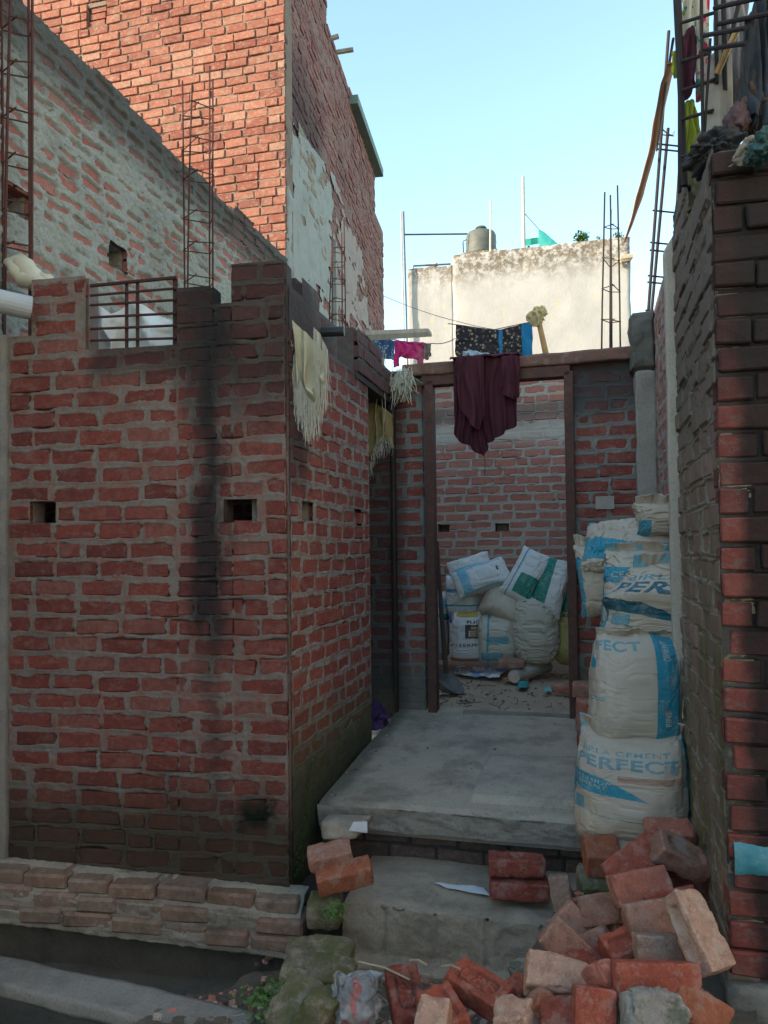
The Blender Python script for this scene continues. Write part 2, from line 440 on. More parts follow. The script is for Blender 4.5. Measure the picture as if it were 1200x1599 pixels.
# ---------------------------------------------------------------- ground
def sheet(name, corners, mat, n=(60, 60), fn=None, kind='structure', zoff=0):
    c = [np.array(p, float) for p in corners]
    x = np.linspace(0, 1, n[0])[:, None, None]; y = np.linspace(0, 1, n[1])[None, :, None]
    P = (c[0]*(1-x)+c[1]*x)*(1-y)+(c[3]*(1-x)+c[2]*x)*y
    if fn is not None: P[..., 2] += fn(P[..., 0], P[..., 1])
    return child_structure(name, P.reshape(-1, 3), grid_faces(*n), mat, kind)
def child_structure(name, v, f, mat, kind='structure'):
    return link(name, mesh_np(name, v, f, mat, True), kind=kind)
dirt = mortar_mat('dirt', (0.13, 0.105, 0.08), (0.20, 0.165, 0.125), bump=0.9, grime=0.5)
lane_m = mortar_mat('wet_lane', (0.06, 0.057, 0.052), (0.10, 0.095, 0.085), bump=0.4, grime=0.5)
yard_m = mortar_mat('yard_soil', (0.40, 0.295, 0.205), (0.50, 0.385, 0.28), bump=0.9, grime=0.12)
sheet('ground', [(-300, -300, -2.55), (300, -300, -2.55), (300, 300, -2.55), (-300, 300, -2.55)], lane_m, (4, 4))
LZ = -1.80

# ---------------------------------------------------------------- small brick enclosure on the left: front wall
left_b = PP(14, 900, C0, Vector((EF.y, -EF.x, 0)))
OF = Vector((left_b.x, left_b.y, 0)); LF = (C0 - OF).dot(EF)
NF = EF.cross(ZZ)
def SF(px, py):
    p = PP(px, py, C0, NF); return s_of(OF, EF, p), p.z
stain_hole_front = [
    dict(mask=lambda t: zone(t, OF, EF, SF(304, 700)[0], SF(352, 700)[0], -0.45, 1.16, 0.085, 0.16, 7, (1, 1, .5)), c=(0.016, 0.017, 0.019), k=0.9),
    dict(mask=lambda t: zone(t, OF, EF, SF(285, 560)[0], LF+.1, 0.70, 1.6, 0.12, 0.20, 4), c=(0.022, 0.021, 0.022), k=0.72),
    dict(mask=lambda t: zone(t, OF, EF, 0.45, SF(345, 560)[0], 0.88, 1.4, 0.05, 0.10, 5), c=(0.025, 0.023, 0.022), k=0.7),
    dict(mask=lambda t: zone(t, OF, EF, SF(318, 850)[0], SF(342, 850)[0], -1.2, -0.3, 0.06, 0.10, 5), c=(0.03, 0.028, 0.027), k=0.55),
    dict(mask=lambda t: zone(t, OF, EF, -1, 3, -2.2, -1.16, 0.10, 0.14, 3.5), c=(0.030, 0.029, 0.020), k=0.80),
    dict(mask=lambda t: zone(t, OF, EF, SF(375, 1270)[0], SF(425, 1270)[0], -1.30, -1.18, 0.03, 0.10, 12), c=(0.008, 0.013, 0.008), k=1.0),  # near-black patch painted for the darkness of a hole in the wall
]
bm_front = brick_mat('brick_front', RED, stain_hole_front, dust=0.18, grime=0.35)
mm_front = mortar_mat('mortar_front', (0.17, 0.14, 0.12), (0.26, 0.225, 0.195), stain_hole_front, grime=0.35, redden=.55)
CO = 0.0945
H0 = -1.62
def fit(h): return H0 + round((h-H0)/CO)*CO
fp = [(0.0, SF(50, 500)[0], fit(SF(30, 512)[1])), (SF(50, 445)[0], SF(133, 445)[0], fit(SF(90, 445)[1])),
      (SF(133, 545)[0], SF(276, 545)[0], fit(SF(200, 545)[1])), (SF(276, 430)[0], SF(330, 430)[0], fit(SF(300, 432)[1])),
      (SF(330, 470)[0], SF(361, 470)[0], fit(SF(345, 472)[1])), (SF(361, 415)[0], LF, fit(SF(405, 415)[1]))]
hf = []
for (x0, y0, x1, y1) in ((47, 782, 88, 817), (350, 778, 401, 816)):
    a0, a1 = SF(x0, y1), SF(x1, y0); hf.append((a0[0], a1[0], a0[1], a1[1], 'through'))
front = thing('brick_wall', 'red brick front wall with black drip stain and barred opening at top', 'wall', (OF + EF*LF/2 + ZZ*H0))
bg_ = Budget()
brick_wall(front, OF, EF, fp, H0, CO, 0.245, bm_front, mm_front, hf, 0.125, 0.0065, 0.022, 11, bg_, nfq=(10, 34), slope=3.5, a=0.0015, amp=0.003, off=0.005, rag=0.020, rec=0.002, patch=0.014, wav=0.006)
bg_.close(front, bm_front)

# side wall of the enclosure, facing right, and the lintel over its opening
st_side = [
    dict(mask=lambda t: zone(t, C0, D, -1, 3, -2.2, -0.90, 0.12, 0.14, 3.5), c=(0.075, 0.080, 0.040), k=0.85),
    dict(mask=lambda t: zone(t, C0, D, -1, 3, -2.2, -1.16, 0.08, 0.12, 4), c=(0.035, 0.042, 0.024), k=0.75),
    dict(mask=lambda t: zone(t, C0, D, -1, .35, 0.3, 1.7, 0.1, 0.2, 4), c=(0.03, 0.028, 0.028), k=0.7),
    dict(mask=lambda t: zone(t, C0, D, -.1, 3, 1.02, 1.7, 0.08, 0.12, 4), c=(0.05, 0.046, 0.046), k=0.75),
]
bm_side = brick_mat('brick_side', [(0.30, 0.075, 0.055), (0.36, 0.10, 0.07), (0.27, 0.065, 0.05), (0.33, 0.09, 0.07)], st_side, dust=0.35, grime=0.2)
mm_side = mortar_mat('mortar_side', (0.27, 0.235, 0.20), (0.37, 0.33, 0.285), st_side, grime=0.25, redden=.6)
LS = 1.453
def SS(px, py): p = PU(px, py, 0.0); return s_of(C0, D, p), p.z
hs = []
for (x0, y0, x1, y1) in ((472, 783, 489, 813), (554, 795, 564, 821)):
    m = SS((x0+x1)/2, (y0+y1)/2); a0, a1 = SS(x0, y0)[0], SS(x1, y0)[0]
    hs.append((a0, a1, m[1]-.05, m[1]+.05, 'through'))
side = thing('brick_wall', 'side brick wall facing the doorway with fibrous sack hanging on it', 'wall', C0 + D*LS/2 + ZZ*H0)
bs_ = Budget()
sp = [(0.055, .24, fit(1.30)), (.24, .50, fit(1.36)), (.50, .80, fit(1.30)), (.80, LS, fit(1.12)+CO*.0)]
def skirt(S, T):    # grey render smeared over the foot of the side wall
    return 0.06*sstep((-0.98 + 0.10*fbm2(S*3, T*1.5, 77) - T)/0.14) + 0.05*sstep((T-1.10+0.05*fbm2(S*4, T*3, 7))/0.08)
brick_wall(side, C0, D, sp, H0, CO, 0.235, bm_side, mm_side, hs, 0.20, 0.0065, 0.022, 12, bs_, slope=3.5, nfq=(12, 34), a=0.0015, amp=0.003, off=0.005, rag=0.018, rec=0.002, patch=0.014, patchfn=skirt, wav=0.005)
# unseen slab added below the parapet to keep the little room dark
MB().hexa([OF - EF*.38 - NF*.14 + ZZ*.82, C0 - E*.22 + D*.14 + ZZ*.82, C0 - E*.22 + D*2.14 + ZZ*.82, OF - EF*.38 + D*2.1 + ZZ*.82],
          [OF - EF*.38 - NF*.14 + ZZ*.90, C0 - E*.22 + D*.14 + ZZ*.90, C0 - E*.22 + D*2.14 + ZZ*.90, OF - EF*.38 + D*2.1 + ZZ*.90]).part('shade_slab', mm_side, side)
# courses over the opening, carried on a dark lintel
zl = 1.13
lint = [(1.18, 2.16, zl + 2*CO), (1.18, 1.75, zl + 3*CO)]
brick_wall(side, C0 + E*0.02, D, lint, zl, CO, 0.235, bm_side, mm_side, (), 0.22, 0.009, 0.018, 14, bs_, a=-0.002, amp=0.004, off=0.002, rag=0.008)
bs_.close(side, bm_side)
dark_wood = plain_mat('dark_wood', (0.05, 0.035, 0.028), (0.03, 0.022, 0.02), 0.7, 14, 0.3)
MB().box(C0 + D*1.66 + ZZ*(zl-.022) - E*.09, D*0.5, E*0.1, ZZ*0.02).part('lintel', dark_wood, side)

# plain rendered post of the house next door at the left edge
plas_m = mortar_mat('plaster', (0.19, 0.175, 0.155), (0.27, 0.25, 0.225), grime=0.5, bump=0.5)
p0 = OF + NF*0.03
rough_box('plaster_pillar', [p0 - EF*.40 - NF*.25 + ZZ*-1.9, p0 - EF*.40 + ZZ*-1.9, p0 + ZZ*-1.9, p0 - NF*.25 + ZZ*-1.9][::-1],
          [p0 - EF*.40 - NF*.25 + ZZ*1.13, p0 - EF*.40 + ZZ*1.13, p0 + ZZ*1.13, p0 - NF*.25 + ZZ*1.13][::-1], plas_m, (16, 10, 90), 0.006, 8, 3,
          label='grey rendered pillar at the left end of the stained brick wall', cat='pillar')

# ---------------------------------------------------------------- plinth below the front wall and the drain
st_pl = [dict(mask=lambda t: t.mr(t.noise(4, 6, .7), .48, .66), c=(0.05, 0.05, 0.035), k=.6)]
bm_pl = brick_mat('brick_plinth', [(0.24, 0.14, 0.10), (0.28, 0.175, 0.13), (0.25, 0.185, 0.14), (0.30, 0.19, 0.145)], st_pl, dust=.5, dustc=(.34, .28, .22), grime=.4)
mm_pl = mortar_mat('mortar_plinth', (0.24, 0.205, 0.165), (0.37, 0.33, 0.27), st_pl, grime=.4)
plinth = thing('brick_plinth', 'stepped brick footing under the stained front wall', 'plinth', OF + EF*LF/2 + ZZ*-2.0)
rng = random.Random(5)
pls = brick_variants(0.235, 0.16, 0.070, bm_pl, 6, 9, w=0.012)
RmF = Matrix(((EF.x, -NF.x, 0), (EF.y, -NF.y, 0), (0, 0, 1))).to_4x4()
def plz(s): return -1.575 + 0.06*(1 - s/LF)
for r in range(3):
    s = -0.55 - (r % 2)*.11
    while s < LF + .05:
        ln = rng.uniform(.20, .26)
        e = min(s + ln, LF + 0.09 + 0.02*r)
        if e - s > .05:
            o = link('brick', rng.choice(pls), plinth)
            M = Matrix.Translation(OF + EF*((s+e)/2) + ZZ*(plz((s+e)/2) - .035 - .074*r + rng.uniform(-.006, .006)) + NF*(0.045 + .022*r + rng.uniform(-.012, .012) - .0)) @ RmF @ \
                Matrix.Rotation(rng.uniform(-.03, .03), 4, 'Y') @ Matrix.Diagonal(((e-s-.006)/.235, 1, 1, 1))
            M.translation -= Vector(plinth.location); o.matrix_local = M
        s += ln
# mortar bedded between and smeared over the stepped bricks
ns, nt = 200, 60
S, T = np.meshgrid(np.linspace(-.55, LF+.09, ns), np.linspace(0, 1, nt), indexing='ij')
zz = -1.575 + 0.06*(1-S/LF) + .006 - T*.265
prj = 0.051 + .078*sstep(T*3.0) + .012*np.floor(T*3.01)*1.3 + 0.013*fbm2(S*7, T*5, 3) + 0.007*fbm2(S*40, T*12, 4)
prj = np.where(T > .93, prj-.14*sstep((T-.93)/.07), prj)
top = T < 0.02
P = np.array(OF)[None, None] + S[..., None]*np.array(EF) + zz[..., None]*np.array((0, 0, 1)) + prj[..., None]*np.array(NF)
P[:, 0] -= np.array(NF)*0.08
P = P + np.array((0, 0, 1))*(0.006*fbm2(S*30, T*9, 8))[..., None]
child('mortar', P.reshape(-1, 3), grid_faces(ns, nt), mm_pl, plinth, True)
dk_m = mortar_mat('black_render', (0.085, 0.078, 0.066), (0.15, 0.138, 0.115), grime=.6)
S, T = np.meshgrid(np.linspace(-.6, LF+.06, 120), np.linspace(-1.80, -2.45, 60), indexing='ij')
pr = .085 + .012*fbm2(S*5, T*4, 31) + .006*fbm2(S*22, T*7, 32)
P = np.array(OF)[None, None] + S[..., None]*np.array(EF) + T[..., None]*np.array((0, 0, 1)) + pr[..., None]*np.array(NF)
child('base_render', P.reshape(-1, 3), grid_faces(120, 60), dk_m, plinth, True)
KZ = -1.60
sheet('drain_channel', [OF - EF*2 + ZZ*-1.97 + NF*1.2, OF + EF*1.5 + ZZ*-1.97 + NF*1.2, OF + EF*1.5 + ZZ*-1.97, OF - EF*2 + ZZ*-1.97], dk_m, (80, 40), lambda x, y: .03*fbm2(x*4, y*4, 9))
kb = [PZ(-160, 1455, KZ), PZ(402, 1580, KZ), PZ(372, 1632, KZ), PZ(-160, 1493, KZ)]   # back left, back right, front right, front left
conc_pale = mortar_mat('concrete_kerb', (0.22, 0.205, 0.185), (0.32, 0.30, 0.27), grime=.55)
dn = Vector((0, 0, -.55))
kerb = thing('drain_kerb', 'pale concrete drain edge with a dark wet face below the brick footing', 'kerb', kb[2]+dn)
rough_box('kerb_top', [q + ZZ*-.055 for q in (kb[3], kb[2], kb[1], kb[0])], [kb[3], kb[2], kb[1], kb[0]], conc_pale, (90, 10, 4), .006, 7, 6, root=kerb, rad=.008)
nk = (kb[3]-kb[0]).normalized()
rough_box('kerb_face', [q + dn for q in (kb[3]-nk*.012, kb[2]-nk*.012, kb[1]+nk*.02, kb[0]+nk*.02)], [q + ZZ*-.05 for q in (kb[3]-nk*.012, kb[2]-nk*.012, kb[1]+nk*.02, kb[0]+nk*.02)],
          mortar_mat('wet_face', (0.045, 0.046, 0.044), (0.085, 0.085, 0.078), grime=.5), (60, 6, 14), .010, 6, 7, root=kerb, rad=.006)
ka, kc = (kb[0]+kb[3])/2, (kb[1]+kb[2])/2; kd = (kc-ka)/(kc.x-ka.x)
fl_, fr2 = ka + kd*(-9-ka.x), ka + kd*(9-ka.x)
sheet('lane', [(-9, -7.4, LZ), (9, -7.4, LZ), (9, max(fr2.y, -7.0), LZ), (-9, fl_.y, LZ)], mortar_mat('lane_concrete', (0.17, 0.16, 0.14), (0.26, 0.24, 0.21), grime=.5), (140, 120), lambda x, y: 0.012*fbm2(x*2, y*2, 5))
# ---------------------------------------------------------------- platform, step and the ground before them
st_conc = [dict(mask=lambda t: t.mr(t.noise(3.4, 7, .75), .50, .66), c=(.24, .19, .14), k=.6),
           dict(mask=lambda t: t.mr(t.noise(16, 6, .8), .60, .68), c=(.14, .12, .10), k=.6),
           dict(mask=lambda t: t.mr(t.noise(9, 5, .7), .62, .70), c=(.58, .50, .41), k=.4),
           dict(mask=lambda t: zone(t, C0, E, -1, .10, -2, 0, .05, .07, 6), c=(.10, .095, .075), k=.75)]
conc = mortar_mat('concrete_slab', (0.42, 0.345, 0.26), (0.53, 0.445, 0.345), st_conc, grime=.5)
conc_d = mortar_mat('concrete_edge', (0.25, 0.22, 0.185), (0.35, 0.315, 0.27), grime=.5, moss=.35)
def ph(v): return -1.29 + (v-.345)/(2.15-.345)*0.125
plat = thing('concrete_platform', 'grey concrete landing in front of the open doorway', 'platform', W(.9, 1.2, -1.6))
nu, nv = 150, 150
U_, V_ = np.meshgrid(np.linspace(0.02, 1.86, nu), np.linspace(0, 1, nv), indexing='ij')
# profile: top from the door forward, rounded nose, then the front face down and back under
def slab_pt(u, q):
    top_len, = (0.8,)
    v = np.where(q < top_len, 2.25 - (2.25-.345)*(q/top_len), .345)
    z = ph(v)
    r = np.clip((q-top_len)/(1-top_len), 0, 1)
    z = z - np.where(q >= top_len, r*.118, 0) - np.where(q > .77, .012*sstep((q-.77)/.03)*(q < top_len), 0)
    v = v + np.where(q >= top_len, .018*np.abs(r-.5)*2*0 + .012*r, 0)
    return v, z
vv, zz = slab_pt(U_, V_)
nz = fbm2(U_*3, vv*3, 21, 4)*.008 + fbm2(U_*30, vv*30, 22, 3)*.0018
edge = np.clip((V_-.78)/.05, 0, 1)
vv = vv + edge*(fbm2(U_*8, zz*10, 23, 4)*.022 + fbm2(U_*30, zz*30, 24, 3)*.008)
C0n, En, Dn = np.array(C0), np.array(E), np.array(D)
def Wn(u, v, h): return C0n + np.asarray(u)[..., None]*En + np.asarray(v)[..., None]*Dn + np.asarray(h)[..., None]*np.array((0, 0, 1.0))
mi = (V_[:-1, :-1] > .795).astype(int).reshape(-1)
child('slab', Wn(U_, vv, zz+nz*(1-edge*.5)).reshape(-1, 3), grid_faces(nu, nv), [conc, conc_d], plat, True, midx=mi)
MB().hexa([W(0.02, .40, -1.44), W(1.86, .40, -1.44), W(1.86, 2.25, -1.32), W(.02, 2.25, -1.32)], [W(0.02, .40, -1.41), W(1.86, .40, -1.41), W(1.86, 2.25, -1.29), W(.02, 2.25, -1.29)]).part('slab_underside', conc_d, plat)
# a second thin screed panel on the right of it
def hq(px, py):
    u, v = 0, 0
    for h in (-1.25,):
        p = PZ(px, py, h)
        for _ in range(6):
            u, v = uv_of(p); p = PZ(px, py, ph(v)+.012)
    return u, v
q = [hq(732, 1250), hq(914, 1262), hq(905, 1180), hq(762, 1176)]
x = np.linspace(0, 1, 40)[:, None]; y = np.linspace(0, 1, 30)[None, :]
uu = (q[0][0]*(1-x)+q[1][0]*x)*(1-y)+(q[3][0]*(1-x)+q[2][0]*x)*y
vv = (q[0][1]*(1-x)+q[1][1]*x)*(1-y)+(q[3][1]*(1-x)+q[2][1]*x)*y
ed = np.minimum(np.minimum(x, 1-x)*40, np.minimum(y, 1-y)*30)
hh = ph(vv) + .030*np.clip(ed*2, 0, 1) - .010*(ed < .5) + .003*fbm2(uu*4, vv*4, 3) + .0015*fbm2(uu*30, vv*30, 5)
hh = np.where(y > .8, hh - .02*(y-.8)/.2, hh)
child('screed_panel', Wn(uu + .01*fbm2(uu*6, vv*6, 2), vv + .008*fbm2(uu*9, vv*6, 6), hh).reshape(-1, 3), grid_faces(40, 30), mortar_mat('screed', (0.43, 0.36, 0.275), (0.53, 0.45, 0.355), st_conc[:3], grime=.45), plat, True)
# dark brick riser under the slab
bm_dk = brick_mat('brick_dark', [(0.09, 0.066, 0.056), (0.13, 0.085, 0.07), (0.11, 0.09, 0.078)], dust=.2, grime=.6)
mm_dk = mortar_mat('mortar_dark', (0.045, 0.042, 0.038), (0.07, 0.065, 0.058))
bb = Budget()
brick_wall(plat, W(0, .47, 0), E, [(-.03, 1.86, -1.405)], -1.70, .098, .25, bm_dk, mm_dk, (), .2, .011, .012, 21, bb, a=-.006, rag=.006, jit=.008)
bb.close(plat, bm_dk)

step = thing('concrete_step', 'plastered brick step below the landing with a paper strip on it', 'step', W(.8, .1, -1.9))
nu, nv = 150, 110
U_, Q = np.meshgrid(np.linspace(.275, 1.62, nu), np.linspace(0, 1, nv), indexing='ij')
fr = np.clip((Q-.42)/.58, 0, 1)
vv = np.where(Q < .42, .47 - (.47+.03)*(Q/.42), -.03 - .035*fr)
zz = np.where(Q < .42, -1.572 - .03*(Q/.42), -1.602 - .33*fr)
cell = np.abs(((U_*4.3) % 1)-.5)
vv = vv + (Q >= .42)*(fbm2(U_*6, zz*6, 41)*.02 + fbm2(U_*24, zz*24, 42)*.008 + .014*sstep((cell-.44)/.05)*(fr < .6) - .05*sstep((fr-.62)/.1) + .03*sstep((fr-.9)/.1))
zz = zz + fbm2(U_*6, vv*7, 43)*.012 + fbm2(U_*26, vv*26, 44)*.003 - .014*sstep((Q-.36)/.06)*(Q < .42)
step_m = mortar_mat('step_render', (0.33, 0.27, 0.205), (0.45, 0.375, 0.295), grime=.5, moss=.3)
fs = grid_faces(nu, nv)
child('step_face', Wn(U_, vv, zz).reshape(-1, 3), fs, step_m, step, True)
rough_box('step_core', [W(.285, 0.0, -2.2), W(1.6, 0.0, -2.2), W(1.6, .45, -2.2), W(.285, .45, -2.2)], [W(.285, 0.0, -1.64), W(1.6, 0.0, -1.64), W(1.6, .45, -1.61), W(.285, .45, -1.61)],
          step_m, (30, 10, 14), .006, 9, 4, root=step, rad=.004)

# debris mound in front (rubble and soil heaped towards the right wall)
def mound_h(u, v):
    base = -1.86 + .26*sstep((-.25-v)/.85)
    m = sstep((u-.98)/.35)*sstep((.10-v)/.1)*(1-.0*v)
    return base*(1-m) + (-1.45 + .03*sstep((-v)/.9)*0)*m
nu, nv = 170, 170
U_, V_ = np.meshgrid(np.linspace(-.42, 1.86, nu), np.linspace(-1.9, .40, nv), indexing='ij')
cut = sstep((.08-U_)/.3)*sstep((V_+.25)/.3)
hh = mound_h(U_, V_) + fbm2(U_*5, V_*5, 51, 4)*.04 + fbm2(U_*22, V_*22, 52, 3)*.015 - .35*cut
hh = hh - .5*sstep((-U_-.12)/.25)
hh = np.where((V_ > -.02) & (U_ > .28), np.minimum(hh, -1.75), hh)
child_structure('rubble_ground', Wn(U_, V_, hh).reshape(-1, 3), grid_faces(nu, nv), dirt)
def mound_at(p):
    u, v = uv_of(p); return float(mound_h(np.array(u), np.array(v)))

# ---------------------------------------------------------------- wall with the doorway
tones_door = [dict(mask=lambda t: zone(t, W(0, 2.15, 0), E, -2, 3, -1.3, -.78, .08, .12, 3), c=(.13, .125, .105), k=.7),
           dict(mask=lambda t: zone(t, W(0, 2.15, 0), E, 1.1, 3, .95, 1.6, .06, .12, 3), c=(.05, .048, .05), k=.8),
           dict(mask=lambda t: zone(t, W(0, 2.15, 0), E, -1, .08, -1.3, 1.5, .05, .05, 3), c=(.035, .03, .03), k=.6)]  # left end of the wall darker over its full height
bm_door = brick_mat('brick_doorwall', [(0.23, 0.055, 0.045), (0.29, 0.075, 0.058), (0.26, 0.068, 0.055), (0.33, 0.10, 0.075)], tones_door, dust=.35, grime=.45)
mm_door = mortar_mat('mortar_doorwall', (0.20, 0.185, 0.17), (0.29, 0.27, 0.245), tones_door, grime=.35)
OD = W(0, 2.15, 0)
def SD(px, py): p = PV(px, py, 2.15); return (p - OD).dot(E), p.z
dl, dr = SD(663, 850)[0], SD(897, 850)[0]
doorw = thing('brick_wall', 'brick wall framing the open doorway with maroon cloth over it', 'wall', OD + E*.6 + ZZ*-1.2)
bdw = Budget()
DT = -1.20 + 27*CO
brick_wall(doorw, OD, E, [(-1.72, dl-.0, DT), (dl, dr, DT), (dr, 1.86, DT)], -1.20, CO, .24, bm_door, mm_door, [(dl, dr, -1.25, 1.28, 'through')], .23, .0085, .022, 31, bdw,
           slope=3, a=.0015, amp=.003, off=.006, rag=.016, nfq=(12, 34), patch=.014,
           patchfn=lambda S, T: .05*sstep((-.82-T+.1*fbm2(S*3, T*3, 5))/.12) + .04*sstep((S-1.15)/.1)*sstep((T-.86+.06*fbm2(S*5, T*5, 9))/.1)*(fbm2(S*4, T*4, 66) > -.25))
bdw.close(doorw, bm_door)
MB().box(W(SD(945, 785)[0], 2.143, SD(945, 785)[1]), E*.062, D*.012, ZZ*.045).part('patch_block', mortar_mat('pale_block', (.34, .31, .27), (.42, .38, .33)), doorw)
rust = plain_mat('rusty_frame', (0.12, 0.055, 0.042), (0.075, 0.038, 0.032), .75, 12, .3, speck=(30, .55, (.17, .08, .05), .6))
frame = thing('door_frame', 'rusty brown door frame without a door', 'door frame', W((dl+dr)/2, 2.1, -1.17))
fw = .05
for px0, nm in ((671, 'jamb'), (889, 'jamb')):
    s = SD(px0+4, 850)[0]
    bevel(MB().box(W(s, 2.14, .035), E*.032, D*.055, ZZ*1.215).part(nm, rust, frame), .006)
bevel(MB().box(W((dl+dr)/2, 2.138, 1.252), E*((dr-dl)/2-.005), D*.053, ZZ*.04).part('head', rust, frame), .006)
wood_l = plain_mat('weathered_beam', (0.20, 0.10, 0.075), (0.13, 0.075, 0.06), .85, 9, .4, .006, speck=(16, .5, (.24, .17, .13), .6))
b0, b1 = SD(630, 572)[0], SD(1000, 545)[0]
rough_box('lintel_beam', [W(b0, 2.075, 1.285), W(b1, 2.075, 1.30), W(b1, 2.30, 1.30), W(b0, 2.30, 1.285)], [W(b0, 2.075, 1.375), W(b1, 2.075, 1.385), W(b1, 2.30, 1.385), W(b0, 2.30, 1.375)],
          wood_l, (60, 8, 5), .006, 7, 8, root=frame, rad=.006)
MB().box(W(1.0, 2.12, -1.164), E*.50, D*.03, ZZ*.012).part('threshold', conc_d, frame)
# dark post in the corner of the side opening
ps = PV(615, 800, 2.06)
MB().tube([Vector((ps.x, ps.y, -1.19)), Vector((ps.x, ps.y, 1.12))], .022, 10).lone('iron_post', plain_mat('dark_iron', (.035, .02, .018), (.02, .014, .013), .6), 'thin dark iron post in the corner left of the door frame', 'post')

# ---------------------------------------------------------------- yard beyond, rear wall and right-hand wall
sheet('yard_ground', [W(-2.2, 2.2, -1.185), W(2.2, 2.2, -1.185), W(2.2, 5.2, -1.20), W(-2.2, 5.2, -1.20)], yard_m, (150, 110),
      lambda x, y: .014*fbm2(x*3, y*3, 61) + .006*fbm2(x*18, y*18, 62) + .07*sstep((y-7.1-.25*x+.3)/.7))
st_rear = [dict(mask=lambda t: zone(t, W(0, 4.85, 0), E, -3, 3, 1.16, 1.36, .04, .05, 4), c=(.42, .38, .33), k=.9),
           dict(mask=lambda t: zone(t, W(0, 4.85, 0), E, -3, 3, 1.37, 1.55, .04, .08, 4), c=(.13, .12, .11), k=.75)]
bm_rear = brick_mat('brick_rear', [(0.36, 0.13, 0.10), (0.43, 0.17, 0.135), (0.40, 0.15, 0.115), (0.46, 0.20, 0.16)], st_rear, dust=.35, grime=.08)
mm_rear = mortar_mat('mortar_rear', (0.34, 0.30, 0.26), (0.44, 0.39, 0.335), st_rear, grime=.12)
OR = W(0, 4.85, 0)
def SR(px, py): p = PV(px, py, 4.85); return (p - OR).dot(E), p.z
rear = thing('brick_wall', 'pinkish brick wall behind the heaped sacks beyond the doorway', 'wall', OR + E*.6 + ZZ*-1.3)
br = Budget()
hr = []
for (x0, y0, x1, y1) in ((684, 818, 702, 832), (773, 816, 796, 831)):
    a0, a1 = SR(x0, y1), SR(x1, y0); hr.append((a0[0], a1[0], a0[1], a1[1]))
brick_wall(rear, OR, E, [(-2.2, 1.95, -1.30+34*.0955)], -1.30, .0955, .245, bm_rear, mm_rear, hr, .23, .0115, .024, 41, br, slope=3, a=.0015, amp=.003, off=.005, rag=.017, nfq=(12, 34), patch=.012,
           patchfn=lambda S, T: .05*sstep((T-1.18+.03*fbm2(S*5, T*5, 3))/.03)*sstep((1.36+.03*fbm2(S*6, T*5, 4)-T)/.03))
br.close(rear, bm_rear)
OW = W(1.85, 4.85, 0)
bm_r2 = brick_mat('brick_right', [(0.34, 0.13, 0.10), (0.42, 0.18, 0.14), (0.38, 0.16, 0.13)], dust=.6, dustc=(.40, .34, .29), grime=.2)
mm_r2 = mortar_mat('mortar_right', (0.30, 0.265, 0.23), (0.40, 0.355, 0.305), grime=.25)
rw = thing('brick_wall', 'narrow pinkish brick wall between the concrete column and the pale strip', 'wall', W(1.9, 2.4, -1.3))
brw = Budget()
brick_wall(rw, OW, -D, [(0.0, 2.65, 1.36), (2.65, 4.30, 1.62)], -1.4, .0955, .245, bm_r2, mm_r2, (), .2, .014, .022, 43, brw, a=.003, off=.01, rag=.016, patch=.02)
brw.close(rw, bm_r2)
# rough concrete column at the right end of the door wall
c0, c1 = SD(993, 700)[0], SD(1029, 700)[0]
colm = thing('concrete_column', 'rough grey concrete column rising at the right end of the door wall', 'column', W((c0+c1)/2, 2.1, -1.2))
rough_box('shaft', [W(c0, 2.0, -1.25), W(1.846, 2.0, -1.25), W(1.846, 2.143, -1.25), W(c0, 2.143, -1.25)], [W(c0, 2.0, 1.20), W(1.846, 2.0, 1.20), W(1.846, 2.143, 1.20), W(c0, 2.143, 1.20)],
          mortar_mat('column_concrete', (.27, .25, .22), (.37, .34, .30), grime=.4), (8, 6, 90), .008, 7, 9, root=colm)
rough_box('head', [W(c0-.03, 1.98, 1.19), W(1.852, 1.98, 1.19), W(1.852, 2.17, 1.19), W(c0-.03, 2.17, 1.19)], [W(c0-.01, 2.0, 1.60), W(1.852, 2.0, 1.62), W(1.852, 2.15, 1.60), W(c0-.02, 2.15, 1.60)],
          mortar_mat('column_head', (.10, .095, .085), (.17, .16, .14), grime=.5, moss=.3), (14, 10, 24), .022, 8, 10, root=colm, rad=.03)

# ---------------------------------------------------------------- near wall on the right
UR = 1.80; VC = -.715
moss_side = [dict(mask=lambda t: t.math('MULTIPLY', t.mr(t.noise(3.2, 6, .7, stretch=(1, 1, .35)), .40, .58), t.mr(t.dot(t.pos(), (0, 0, 1)), -.5, .2, 1.0, .25)), c=(.115, .115, .045), k=.75),
             dict(mask=lambda t: t.mr(t.noise(9, 5, .7, stretch=(1, 1, .3)), .54, .66), c=(.27, .24, .18), k=.5),
             dict(mask=lambda t: zone(t, W(0, 0, 0), D, -3, 3, .45, 2.0, .2, .25, 3), c=(.11, .10, .085), k=.65)]
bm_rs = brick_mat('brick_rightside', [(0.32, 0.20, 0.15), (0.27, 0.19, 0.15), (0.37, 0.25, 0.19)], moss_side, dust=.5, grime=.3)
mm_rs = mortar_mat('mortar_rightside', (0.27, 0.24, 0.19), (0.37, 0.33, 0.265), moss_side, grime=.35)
tones_rf = [dict(mask=lambda t: zone(t, W(UR, VC, 0), E, .065, 3, -2, 1.6, .03, .06, 4), c=(.022, .019, .018), k=.9),  # near-black beyond a narrow strip at the corner
         dict(mask=lambda t: zone(t, W(UR, VC, 0), E, -1, 3, .55, 1.6, .15, .15, 4), c=(.03, .024, .023), k=.88)]  # darker in the upper courses
bm_rf = brick_mat('brick_rightfront', [(0.21, 0.058, 0.046), (0.26, 0.076, 0.058), (0.18, 0.05, 0.04)], tones_rf, dust=.5, dustc=(.22, .16, .13), grime=.55, bump=1.0)
